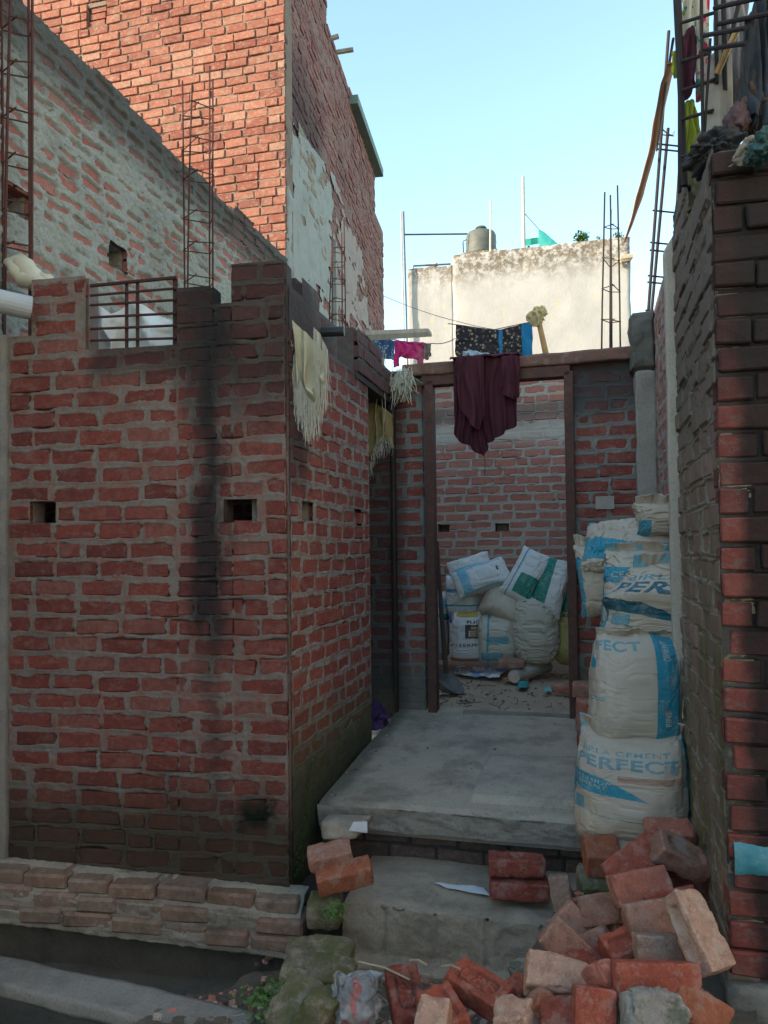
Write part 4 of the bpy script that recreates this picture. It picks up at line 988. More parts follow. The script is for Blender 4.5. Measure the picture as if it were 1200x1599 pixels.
def sack(label, ctr, Wd, Hh, Dp, right, up, base=bag_beige, prints=(), seed=0, kind='stand', nf=150, nv=190, wr=.010, bend=None, group=None, pinch=.16,
         taper=0.0, flap=0.0, flapmat=None, bulge=0.0, cat='sack', sag=0.0):
    """ctr: world centre of the bag; right/up: directions of its width and length; the printed face looks along right x up"""
    ctr = Vector(ctr); r = Vector(right).normalized(); u = Vector(up); u = (u - r*u.dot(r)).normalized(); n = r.cross(u)
    # angles at equal arc length round the section
    p = .62
    th = np.linspace(0, 2*np.pi, 1441)
    cx = -np.sign(np.cos(th))*np.abs(np.cos(th))**p*Wd/2; cy = -np.sign(np.sin(th))*np.abs(np.sin(th))**.8*Dp/2
    arc = np.concatenate([[0], np.cumsum(np.hypot(np.diff(cx), np.diff(cy)))])
    half = arc[720]
    nb = 44
    ang = np.concatenate([np.interp(np.linspace(0, half, nf, endpoint=False), arc, th), np.interp(np.linspace(half, arc[-1], nb, endpoint=False), arc, th)])
    nu = nf + nb
    V = np.linspace(0, 1, nv)
    A, T = np.meshgrid(ang, V, indexing='ij')
    q = 2*T-1
    if kind == 'pillow':
        dp = np.clip(1-np.abs(q)**2.6, 0, 1)**.62; wd = 1 + .03*np.abs(q)**3 - .05*(1-q*q)
    elif kind == 'barrel':
        dp = np.clip(1-np.abs(q)**4.5, 0, 1)**.5*(1-.16*q*q); wd = np.clip(1-np.abs(q)**5, 0, 1)**.5*(1-.14*q*q)
    else:
        dp = np.where(T < .5, np.clip(1-(np.abs(q))**5, 0, 1)**.5, np.clip(1-np.abs(q)**2.6, 0.0004, 1)**.62)
        wd = np.where(T < .5, .86+.14*np.clip(1-np.abs(q)**5, 0, 1)**.5, 1-pinch*.35*sstep((q-.5)/.5))
    wd = wd*(1-taper*T) + bulge*np.exp(-((T-.3)/.22)**2)
    X = -np.sign(np.cos(A))*np.abs(np.cos(A))**p*Wd/2*wd
    Y = -np.sign(np.sin(A))*np.abs(np.sin(A))**.8*Dp/2*dp
    Z = (T-.5)*Hh
    # creases: along the width, stronger near the ends and sides; slow lumps
    uu = np.cos(A)*1.3; ss = np.sin(A)*1.3
    endk = .35 + 1.1*np.abs(q)**3
    cre = fbm3(uu*2.2, ss*2.2, T*22+1.5*vn3(uu*2, ss*2, T*3, seed+9), seed, 3)
    ridg = 1-np.abs(cre)*2.2
    lump = fbm3(uu*1.5, ss*1.5, T*3.2, seed+3, 3)
    dsp = wr*(ridg*.75*endk + cre*.5) + .018*lump*np.clip(dp*1.4, 0, 1)
    dsp = dsp*np.clip(dp*3, .12, 1)
    nx, ny = X/(Wd/2)**2, Y/(Dp/2)**2; nn_ = np.sqrt(nx*nx+ny*ny)+1e-9
    X = X + dsp*nx/nn_; Y = Y + dsp*ny/nn_
    Z = Z + .006*fbm3(uu*2, ss*2, T*6, seed+5, 2) + np.where(T > .9, .015*fbm2(X*14, T*0, seed+7, 3), 0)*(T-.9)*10
    if sag: Z = Z - sag*(X/(Wd/2))**2*np.clip(T, 0, 1)
    if bend is not None:
        dx, dy, dz = bend(X/(Wd/2), T); X = X+dx; Y = Y+dy; Z = Z+dz
    P = np.array(ctr) + X[..., None]*np.array(r) - Y[..., None]*np.array(n) + Z[..., None]*np.array(u)
    mats = [base]; midx = np.zeros((nu, nv-1), int)
    fx = (np.arange(nf)+.5)/nf; fy = (np.arange(nv-1)+.5)/(nv-1)
    FX, FY = np.meshgrid(fx, fy, indexing='ij')
    for ink, fn in prints:
        if inks[ink] not in mats: mats.append(inks[ink])
        m = fn(FX, FY); sub = midx[:nf]; sub[m] = mats.index(inks[ink])
    i = np.arange(nu)[:, None]; j = np.arange(nv-1)[None, :]; i2 = (i+1) % nu
    f = np.stack([i*nv+j, i2*nv+j, i2*nv+j+1, i*nv+j+1], -1).reshape(-1, 4)
    caps = [list(range(0, nu*nv, nv))[::-1], [k*nv+nv-1 for k in range(nu)]]
    bot = ctr - u*Hh/2
    root = thing('cement_sack' if base is bag_beige else 'sack', label, cat, (ctr.x, ctr.y, min(float(P[..., 2].min()), bot.z)), group)
    child('bag', P.reshape(-1, 3), f, mats, root, True, midx=midx.reshape(-1))
    if flap:     # the folded, stitched mouth standing up from the top seam
        k = 90; L = np.linspace(-1, 1, k); tq = np.linspace(0, 1, 9)
        Lx, Tq = np.meshgrid(L, tq, indexing='ij')
        tx = Wd/2*(1-pinch*.35)*(1-taper)
        wob = .030*fbm2(Lx*2.6, Tq*.4, seed+31, 3) + .012*fbm2(Lx*9, Tq, seed+32, 2)
        fz = Hh/2 - .012 + Tq*flap*(1 + .5*fbm2(Lx*2.2, Tq*0+3, seed+33, 3)) - (sag*Lx**2 if sag else 0)
        fy_ = wob*(.3+Tq) + .035*Tq*Tq
        fx_ = Lx*tx*(1+.04*Tq)
        if bend is not None:
            dx, dy, dz = bend(Lx, np.ones_like(Lx)); fx_ = fx_+dx; fy_ = fy_-dy; fz = fz+dz
        Pf = np.array(ctr) + fx_[..., None]*np.array(r) + fy_[..., None]*np.array(n) + fz[..., None]*np.array(u)
        sel = (fbm2(Lx*5, Tq*2, seed+40, 2) > .05)[:-1, :-1].astype(int).reshape(-1)
        o = child('stitched_mouth', Pf.reshape(-1, 3), grid_faces(k, 9), [base, flapmat or pr_pale], root, True, midx=sel)
        m = o.modifiers.new('thickness', 'SOLIDIFY'); m.thickness = .005
    return root

# print layout of the cement bags; x across the printed face, y along the bag
def cement_front(col_='teal', band=.12, fadec='fade'):
    return [('teal', rect(0.0, .07, 0, 1)), (fadec, letters('PERFECT', .13, .80, .70, .795)), (fadec, rect(.815, .87, .775, .785)), (fadec, rect(.837, .848, .76, .80)),
            (fadec, letters('BIRLA CEMENT', .16, .74, .815, .855, bold=.01)), ('rust', lambda x, y: (x > .42) & (x < .84) & (y > .60) & (y < .655) & (((x*97+y*53) % 1) > .30)),
            ('teal', minus(banner(.06, .34, .60, .50, .645, -.10), letters('PREMIUM', .10, .40, .585, .615, -.10, .0), letters('CEMENT', .10, .36, .545, .575, -.10, .0))),
            ('fade', rect(.095, .20, .31, .42)), ('fade', lambda x, y: (x > .24) & (x < .70) & (np.abs(y-.30+.08*(x-.24)) < .004)), ('teal', rect(.90, 1.0, 0, 1))]
g_near = 'cement sacks stacked along the right wall'
xr = Vector((.985, .17, 0)); xr2 = Vector((.97, -.25, 0))
Zs = 3.50
def sk_at(px, py, Y): return PY(px, py, Y)
sk = {}
sack('bottom cement sack of the near stack with full PERFECT lettering and teal arrow', sk_at(988, 1229, 3.58), .50, .50, .40, (.95, -.31, -.03), (-.02, .10, 1), bag_beige,
     cement_front(), 3, 'stand', 200, 230, .007, flap=.05, flapmat=pr_pale, group=g_near, taper=.06, bend=lambda x, t: (-.01*t, 0, .02*x*x*t))
sack('second cement sack of the near stack with one broad vertical teal band', sk_at(989, 1078, 3.68), .445, .525, .36, (.99, -.10, -.03), (.03, .10, 1), bag_beige,
     [('fade', letters('PERFECT', -.18, .50, .865, .955, -.03)), ('teal', minus(rect(.60, .80, 0, 1), vletters('CEMENT', .665, .715, .78, .95), vletters('FINE', .665, .715, .22, .35))),
      ('teal', lambda x, y: (x < .13) & (y > .70) & (y < .70+.13*(1-x/.2))), ('fade', lambda x, y: (x > .02) & (x < .24) & (np.abs(y-.43+.04*x) < .005)), ('fade', lambda x, y: (x > .02) & (x < .24) & (np.abs(y-.45+.04*x) < .004)), ('dark', rect(.96, 1, 0, 1))],
     5, 'stand', 190, 230, .006, flap=.04, flapmat=bag_beige, group=g_near, taper=.13, bend=lambda x, t: (.015*t, 0, 0))
sack('third cement sack of the near stack slumped sideways under large dark lettering', sk_at(1022, 945, 3.86), .46, .44, .34, (.97, -.20, -.16), (.26, .06, 1), bag_beige,
     [('teal', rect(0, .09, 0, .60)), ('dark', letters('PERFECT', .10, 1.15, .62, .77, -.04)), ('fade', letters('BIRLA CEMENT', .16, 1.25, .79, .87, -.04, .01)),
      ('dark', banner(.02, .40, .72, .42, .56, -.16)), ('fade', rect(.14, .30, .22, .36))],
     8, 'stand', 180, 190, .020, flap=.07, flapmat=pr_pale, group=g_near, taper=.10, bend=lambda x, t: (.07*t*t-.05*np.exp(-((t-.55)/.12)**2)*(x < 0), -.03*np.exp(-((t-.6)/.15)**2), .05*x*t))
sack('upright cement sack behind the slumped one showing a blue L shaped border', sk_at(1010, 945, 4.22), .47, .60, .34, (.97, -.25, -.02), (.06, .05, 1), bag_beige,
     [('teal', rect(0, .11, 0, .97)), ('teal', minus(rect(.05, .85, .70, .84), letters('CEMENT', .2, .6, .75, .80))), ('fade', rect(.18, .34, .46, .58)), ('teal', rect(.9, 1, 0, 1))],
     10, 'stand', 150, 170, .018, flap=.06, flapmat=pr_pale, group=g_near, taper=.05)
sack('cement sack low in the second row seen as a sliver behind the near stack', sk_at(1012, 1108, 4.26), .50, .48, .38, (.97, -.25, 0), (0, 0.02, 1), bag_beige,
     [('teal', rect(0, .10, 0, 1))], 13, 'stand', 80, 90, .010, group=g_near)
sack('cement sack lying across the top of the pile with a broad bright blue stripe', sk_at(1003, 866, 4.52), .30, .66, .22, (-.30, -.55, -.80), (.93, .10, .38), bag_beige,
     [('teal', lambda x, y: (np.abs(x-.56-.10*np.sin(y*4)) < .16) & (y < .97))], 17, 'pillow', 140, 180, .024, flap=.05, flapmat=bag_cream, group=g_near,
     bend=lambda x, t: (0, 0*t, 0*t))
sack('cement sack hanging down the far left side of the pile with a blue edge', sk_at(934, 905, 4.62), .22, .44, .20, (.97, -.25, .1), (.22, .0, 1), bag_beige,
     [('teal', rect(.02, .24, 0, .82))], 19, 'pillow', 90, 120, .012, flap=.06, flapmat=bag_cream, group=g_near)
sack('cement sack in the far row standing under the topmost bags of the pile', W(1.66, 1.18, -.72), .32, .80, .40, E, (0, 0, 1), bag_beige, [('teal', rect(0, .1, 0, 1))], 23, 'stand', 70, 80, .01, group=g_near)
sack('crumpled cement bag with a rolled mouth topping the pile at right', sk_at(1030, 812, 4.48), .26, .20, .22, (.97, -.2, .05), (.1, 0, 1), bag_beige,
     [('teal', lambda x, y: (y < .5) & (x < .35) & (x > .05)), ('dark', lambda x, y: (y < .45) & (x > .6) & (x < .85))], 27, 'pillow', 80, 80, .022, flap=.05, flapmat=bag_cream, group=g_near)
sack('limp beige bag rolled along the upper left edge of the cement pile', sk_at(972, 836, 4.70), .20, .42, .16, (-.2, -.6, -.75), (.9, -.1, .40), bag_beige, [('teal', lambda x, y: (y < .12))], 29, 'pillow', 80, 110, .022, flap=.05, flapmat=bag_cream, group=g_near)
# loose folds of empty bags over the top
def cloth(name, label, cat, px, fn_edge, mat, depth, n=(60, 50), fold=.02, freq=10, seed=0, v=None, Y=None, thick=.004, group=None, mats=None, midfn=None, tilt=0.0, root=None):
    """hanging cloth: px = list of (x, ytop, ybottom) columns in the photo, placed on the vertical plane v (or at depth Y)"""
    xs = np.array([p[0] for p in px], float); yt = np.array([p[1] for p in px], float); yb = np.array([p[2] for p in px], float)
    s = np.linspace(0, 1, n[0]); X = np.interp(s, np.linspace(0, 1, len(xs)), xs); A = np.interp(s, np.linspace(0, 1, len(xs)), yt); B = np.interp(s, np.linspace(0, 1, len(xs)), yb)
    P = np.zeros((n[0], n[1], 3)); nrm = -np.array(D if v is not None else (0, 1, 0))
    for i in range(n[0]):
        a = PV(X[i], A[i], v) if v is not None else PY(X[i], A[i], Y)
        b = PV(X[i], B[i], v) if v is not None else PY(X[i], B[i], Y)
        for j in range(n[1]):
            t = j/(n[1]-1); P[i, j] = np.array(a)*(1-t)+np.array(b)*t
    S, T = np.meshgrid(s, np.linspace(0, 1, n[1]), indexing='ij')
    ph_ = S*freq + .8*fbm2(S*2, T*1.5, seed, 2) + .5*T*vn2(S*3, T, seed+5)
    w = fold*(np.sin(ph_*2*np.pi)*(.35+.65*T) + .6*fbm2(S*freq*1.4, T*2.2, seed+2, 3)) + tilt*T
    P = P + w[..., None]*nrm
    P = P + (fold*.5*np.cos(ph_*2*np.pi)*T)[..., None]*np.array(E)
    ml = mats or [mat]
    mi = None
    if midfn is not None: mi = midfn((S[:-1, :-1]+S[1:, 1:])/2, (T[:-1, :-1]+T[1:, 1:])/2).astype(int).reshape(-1)
    if root is None:
        o = single(name, P.reshape(-1, 3), grid_faces(*n), ml, label, cat, group, True, midx=mi)
    else:
        o = child(name, P.reshape(-1, 3), grid_faces(*n), ml, root, True, midx=mi)
    m = o.modifiers.new('thickness', 'SOLIDIFY'); m.thickness = thick
    return o

# ---------------------------------------------------------------- sacks in the yard
g_rear = 'sacks heaped in the yard beyond the doorway'
def YS(label, x0, y0, x1, y1, Y, D_, right=(.97, -.2, 0), up=(0, 0, 1), Wk=1.0, Hk=1.0, **k):
    c = PY((x0+x1)/2, (y0+y1)/2, Y); s = Y/F
    return sack(label, c, (x1-x0)*s*Wk, (y1-y0)*s*Hk, D_, right, up, group=g_rear, nf=k.pop('nf', 90), nv=k.pop('nv', 110), **k)
stripes = [('teal', rect(0, 1, .62, .71)), ('teal', rect(0, 1, .30, .34)), ('teal', rect(0, .22, .0, .34))]
YS('white sack with two teal bands standing second in the left of the yard heap', 698, 899, 748, 965, 7.45, .34, base=bag_white, prints=stripes, seed=31, kind='stand', wr=.016)
YS('teal banded sack half hidden behind the left door jamb', 668, 922, 702, 968, 7.55, .32, base=bag_white, prints=[('pale', rect(0, 1, .45, .75)), ('teal', rect(0, 1, 0, .25))], seed=33, kind='stand')
YS('plain grey sack low behind the left door jamb', 666, 964, 703, 1030, 7.45, .36, base=bag_grey, seed=35, kind='barrel', wr=.012)
YS('white sack with dark trade lettering and a yellow and blue mouth', 704, 957, 752, 1032, 7.25, .34, base=bag_white,
   prints=[('blue', lambda x, y: (x < .26) & (y > .80)), ('yellow', lambda x, y: (x > .36) & (x < .74) & (y > .92)), ('rust', lambda x, y: (x > .2) & (x < .3) & (y > .86)),
           ('black', minus(rect(.52, .95, .50, .78), rect(.58, .95, .54, .66))), ('rust', rect(.60, .92, .54, .65)), ('yellow', rect(.62, .9, .69, .73)),
           ('black', letters('ENTERPRISES', .24, .98, .345, .405, 0, .02)), ('black', letters('RICE', .54, .9, .80, .86)), ('rust', lambda x, y: (y < .10) & (x > .1))],
   seed=37, kind='stand', wr=.016, nf=120, nv=150)
YS('squat beige sack with one thin teal seam and a pale teal panel', 745, 961, 805, 1033, 7.2, .36, base=bag_cream,
   prints=[('teal', lambda x, y: np.abs(x-.38-.02*y) < .018), ('fade', rect(.40, .72, .42, .58)), ('fade', lambda x, y: (x > .28) & (x < .62) & (y > .06) & (y < .24))], seed=39, kind='stand', taper=.05, wr=.016)
YS('largest ribbed cream sack bulging upright in the middle of the yard heap', 801, 925, 873, 1037, 7.15, .44, base=bag_cream, seed=41, kind='barrel', wr=.034, up=(-.03, .06, 1), nf=110, nv=150)
YS('olive yellow sack at the right edge of the yard heap', 864, 948, 905, 1038, 7.2, .36, base=bag_olive, prints=[('black', letters('SUGAR', .12, .6, .84, .90)), ('yellow', rect(.05, .8, .92, 1))], seed=43, kind='barrel', wr=.016)
YS('dull beige sack lying across the middle of the yard heap', 741, 918, 836, 968, 7.25, .34, (.45, .35, .80), (.92, -.1, .32), Wk=.62, Hk=1.45, base=bag_beige, seed=45, kind='pillow')
sack('white pillow shaped sack with a pale blue frame lying on top of the yard heap', PY(752, 902, 7.25), .27, .52, .17, (.25, -.45, -.75), (.97, -.1, .10), bag_white,
     [('pale', minus(rect(.10, .92, .10, .93), rect(.22, .86, .26, .93))), ('pale', rect(.1, .9, .1, .22)), ('black', lambda x, y: (x > .4) & (x < .52) & (y > .80) & (y < .84))], 47, 'pillow', 100, 130, .008, group=g_rear)
sack('small white sack behind the pale blue framed one on the yard heap', PY(735, 888, 7.55), .24, .42, .18, (.2, -.4, -.8), (.97, -.1, .12), bag_white, [('pale', rect(.5, .75, 0, 1))], 49, 'pillow', 70, 90, .010, group=g_rear)
sack('white sack leaning diagonally with a dark green corner block', PY(822, 899, 7.15), .30, .52, .20, (.80, -.35, -.42), (.52, .20, .80), bag_white,
     [('green', lambda x, y: (x > .42) & (y > .10) & (y < .48)), ('teal', lambda x, y: np.abs(x-.30) < .02), ('green', rect(0, .12, .25, .45)), ('dark', rect(.86, 1, .3, .9))], 51, 'pillow', 110, 140, .008, group=g_rear)
sack('bright green and white striped sack hanging over the heap at right', PY(862, 917, 7.08), .28, .56, .20, (.90, -.30, -.25), (.36, .22, .88), bag_white,
     [('green', rect(.08, .46, .02, .98)), ('black', lambda x, y: (x > .1) & (x < .3) & (y > .14) & (y < .22)), ('green', rect(.90, 1, 0, 1))], 53, 'pillow', 110, 140, .014, group=g_rear)
sack('dark green sack squeezed at the right door jamb above the olive one', PY(886, 930, 7.2), .22, .52, .20, (.92, -.3, -.1), (.18, .1, 1), bag_white,
     [('green', rect(0, .62, 0, 1)), ('dark', rect(.2, .35, 0, 1))], 55, 'pillow', 90, 110, .012, group=g_rear)
# yellow polythene bag wedged between
c = PY(868, 952, 7.05)
bagy = plain_mat('yellow_polythene', (.62, .48, .04), (.50, .36, .03), .35, 6, .2)
def blob(name, label, cat, c, rx, ry, rz, mat, seed, amp=.2, freq=3.0, n=(40, 26), group=None, flat=.0, smooth=True, mats=None, midfn=None):
    th = np.linspace(0, 2*np.pi, n[0], endpoint=False); ph_ = np.linspace(0, np.pi, n[1])
    A, B = np.meshgrid(th, ph_, indexing='ij')
    x, y, z = np.cos(A)*np.sin(B), np.sin(A)*np.sin(B), np.cos(B)
    k = 1 - amp*(.7-2*np.abs(fbm3(x*freq, y*freq, z*freq, seed, 4)))*.8 + amp*fbm3(x*freq*.6+5, y*freq*.6, z*freq*.6, seed+4, 2)
    x, y, z = x*k*rx, y*k*ry, z*k*rz
    if flat: z = np.maximum(z, -rz*flat)
    P = np.stack([c[0]+x, c[1]+y, c[2]+z], -1).reshape(-1, 3)
    i = np.arange(n[0])[:, None]; j = np.arange(n[1]-1)[None, :]; i2 = (i+1) % n[0]
    f = np.stack([i*n[1]+j, i*n[1]+j+1, i2*n[1]+j+1, i2*n[1]+j], -1).reshape(-1, 4)
    mi = midfn(A, B)[:, :-1].astype(int).reshape(-1) if midfn is not None else None
    return single(name, P, f, mats or mat, label, cat, group, smooth, midx=mi)
blob('plastic_bag', 'small yellow polythene bag squeezed above the olive sack', 'plastic bag', c, .045, .06, .10, bagy, 5, .25)

# ---------------------------------------------------------------- loose bricks
def lb_mat(name, cols, st=(), dust=.3, dustc=(.4, .3, .25), grime=.2, bump=.8):
    """a loose fired brick: sandy skin, paler worn arrises, mortar crust and soil in patches"""
    t = NT(name); ge = t.t.nodes.new('ShaderNodeNewGeometry')
    c = t.mix(t.noise(3.1, 3, .6), cols[0], cols[1])
    c = t.mix(t.mr(t.noise(24, 6, .75), .42, .66, 0, .6), c, tuple(x*.55 for x in cols[0]))
    c = t.mix(t.mr(t.noise(130, 3, .6), .56, .72, 0, .55), c, tuple(min(1, x*1.5+.03) for x in cols[1]))
    c = t.mix(t.mr(t.noise(95, 3, .6), .60, .74, 0, .6), c, tuple(x*.35 for x in cols[0]))
    c = t.mix(t.mr(t.noise(13, 7, .75), .50, .60, 0, min(1, dust*1.7)), c, dustc)
    c = t.mix(t.mr(t.noise(5, 6, .7), .50, .68, 0, grime), c, (.05, .042, .036))
    c = t.mix(t.mr(ge.outputs['Pointiness'], .52, .60, 0, .55), c, tuple(min(1, x*1.35+.07) for x in cols[1]))
    c = apply_stains(t, c, st)
    nb = t.bump(t.noise(48, 8, .8), bump, .009); nb = t.bump(t.noise(240, 4, .7), bump, .003, nb)
    return t.done(c, .93, nb, .15)
LB = dict(
    red=lb_mat('brick_red', [(.37, .090, .055), (.41, .11, .068)], dust=.22, dustc=(.46, .30, .24), grime=.12, bump=.7),
    dark=lb_mat('brick_deep_red', [(.25, .065, .045), (.30, .08, .055)], dust=.2, grime=.25, bump=.7),
    orange=lb_mat('brick_orange', [(.38, .13, .065), (.34, .11, .06)], dust=.25, grime=.2, bump=.7),
    pink=lb_mat('brick_pink', [(.44, .165, .115), (.42, .15, .105)], dust=.4, dustc=(.48, .30, .23), grime=.1, bump=.7),
    pale=lb_mat('brick_pale', [(.50, .28, .19), (.54, .34, .25)], dust=.35, dustc=(.54, .42, .32), grime=.12, bump=.7),
    tan=lb_mat('brick_tan', [(.40, .20, .14), (.44, .24, .17)], dust=.3, dustc=(.42, .33, .26), grime=.2, bump=.7),
    brown=lb_mat('brick_brown', [(.34, .165, .115), (.38, .20, .145)], dust=.4, dustc=(.36, .30, .25), grime=.25, bump=.7),
    grey=lb_mat('brick_grey', [(.36, .215, .16), (.38, .26, .20)], dust=.35, dustc=(.38, .32, .27), grime=.3, bump=.7),
    moss=lb_mat('brick_mossy', [(.17, .155, .10), (.21, .19, .125)], [dict(mask=lambda t: t.mr(t.noise(7, 6, .7), .45, .6), c=(.11, .115, .04), k=.8)], dust=.3, grime=.4, bump=.8),
    lump=lb_mat('mortar_lump', [(.36, .33, .28), (.42, .38, .32)], [dict(mask=lambda t: t.mr(t.noise(6, 6, .7), .5, .64), c=(.10, .115, .06), k=.7)], dust=.3, grime=.3, bump=1.0),
)
def loose(label, ctr, dims, a, c, mat, seed=0, frog=None, chip=.5, name='loose_brick', cat='brick', res=.0065, amp=.0026, group='loose bricks lying about the step', rest=None):
    """a = direction of the length, c = direction of the frogged bed face; dims = length, width, height"""
    L, Wd, Hh = dims
    a = Vector(a).normalized(); c = Vector(c); c = (c - a*c.dot(a)).normalized(); b = c.cross(a)
    k = .0035 if frog and len(frog) > 3 else res
    if frog and frog != 'none': k = .0045
    nx, ny, nz = max(4, int(L/k)), max(4, int(Wd/k)), max(3, int(Hh/.007))
    vid = {}; keys = []; fs = []
    def V(i, j, q):
        if (i, j, q) not in vid: vid[(i, j, q)] = len(keys); keys.append((i, j, q))
        return vid[(i, j, q)]
    for q in (0, nz):
        for i in range(nx):
            for j in range(ny):
                f = [V(i, j, q), V(i+1, j, q), V(i+1, j+1, q), V(i, j+1, q)]; fs.append(f if q else f[::-1])
    for j in (0, ny):
        for i in range(nx):
            for q in range(nz):
                f = [V(i, j, q), V(i+1, j, q), V(i+1, j, q+1), V(i, j, q+1)]; fs.append(f[::-1] if j else f)
    for i in (0, nx):
        for j in range(ny):
            for q in range(nz):
                f = [V(i, j, q), V(i, j+1, q), V(i, j+1, q+1), V(i, j, q+1)]; fs.append(f if i else f[::-1])
    K = np.array(keys, float); p = np.stack([(K[:, 0]/nx-.5)*L, (K[:, 1]/ny-.5)*Wd, (K[:, 2]/nz-.5)*Hh], -1)
    h = np.array([L, Wd, Hh])/2; rad = .0045
    inner = np.clip(p, -(h-rad), h-rad); d = p - inner; ln = np.linalg.norm(d, axis=1, keepdims=True)
    p = np.where(ln > 1e-9, inner + d/np.maximum(ln, 1e-9)*np.minimum(ln, rad), p)
    if frog and frog != 'none':
        top = K[:, 2] == nz
        x, y = p[:, 0]/(L/2), p[:, 1]/(Wd/2)
        fx_, fy_ = .74, .56
        rr = np.maximum(np.abs(x)/fx_, np.abs(y)/fy_)
        rr = (np.abs(x/fx_)**5 + np.abs(y/fy_)**5)**.2
        dep = .016*sstep((1-rr)/.12)
        if len(frog) >= 3:
            m = text_mask(frog, .045)((x/(fx_*.82)+1)/2, (y/(fy_*.72)+1)/2)
            dep = dep*np.where(m, .12, 1.0)
        p[:, 2] -= np.where(top, dep, 0)
    s3 = p*1.0 + seed*1.37
    nz_ = np.stack([fbm3(s3[:, 0]*26, s3[:, 1]*26, s3[:, 2]*26, seed+q*7, 3) for q in range(3)], -1)*amp*1.5
    lo = fbm3(s3[:, 0]*8, s3[:, 1]*8, s3[:, 2]*8, seed+50, 2)
    big = np.clip(np.linalg.norm(p/h, axis=1)-1.18, 0, 1)     # chipped corners
    near = np.sort(h - np.abs(p), axis=1)      # distance to the two nearest faces: arrises get knocked off
    edge = np.clip(1-near[:, 1]/.014, 0, 1)
    kn = np.clip(fbm3(s3[:, 0]*34, s3[:, 1]*34, s3[:, 2]*34, seed+80, 3)*1.6 - .02, 0, 1)
    p = p - p/np.maximum(np.linalg.norm(p, axis=1, keepdims=True), 1e-6)*(edge*kn*.016*(.5+chip))[:, None]
    p = p - p*(big*chip*np.clip(lo+.35, 0, 1))[:, None]*.6 + nz_
    Rm = np.array([a, b, c]).T
    P = p @ Rm.T + np.array(ctr)
    return single(name, P, np.array(fs), LB[mat], label, cat, group, True)
def LP(px, py, Y): return PY(px, py, Y)
B = (.235, .112, .072)
TOV = (0, -.85, .5)
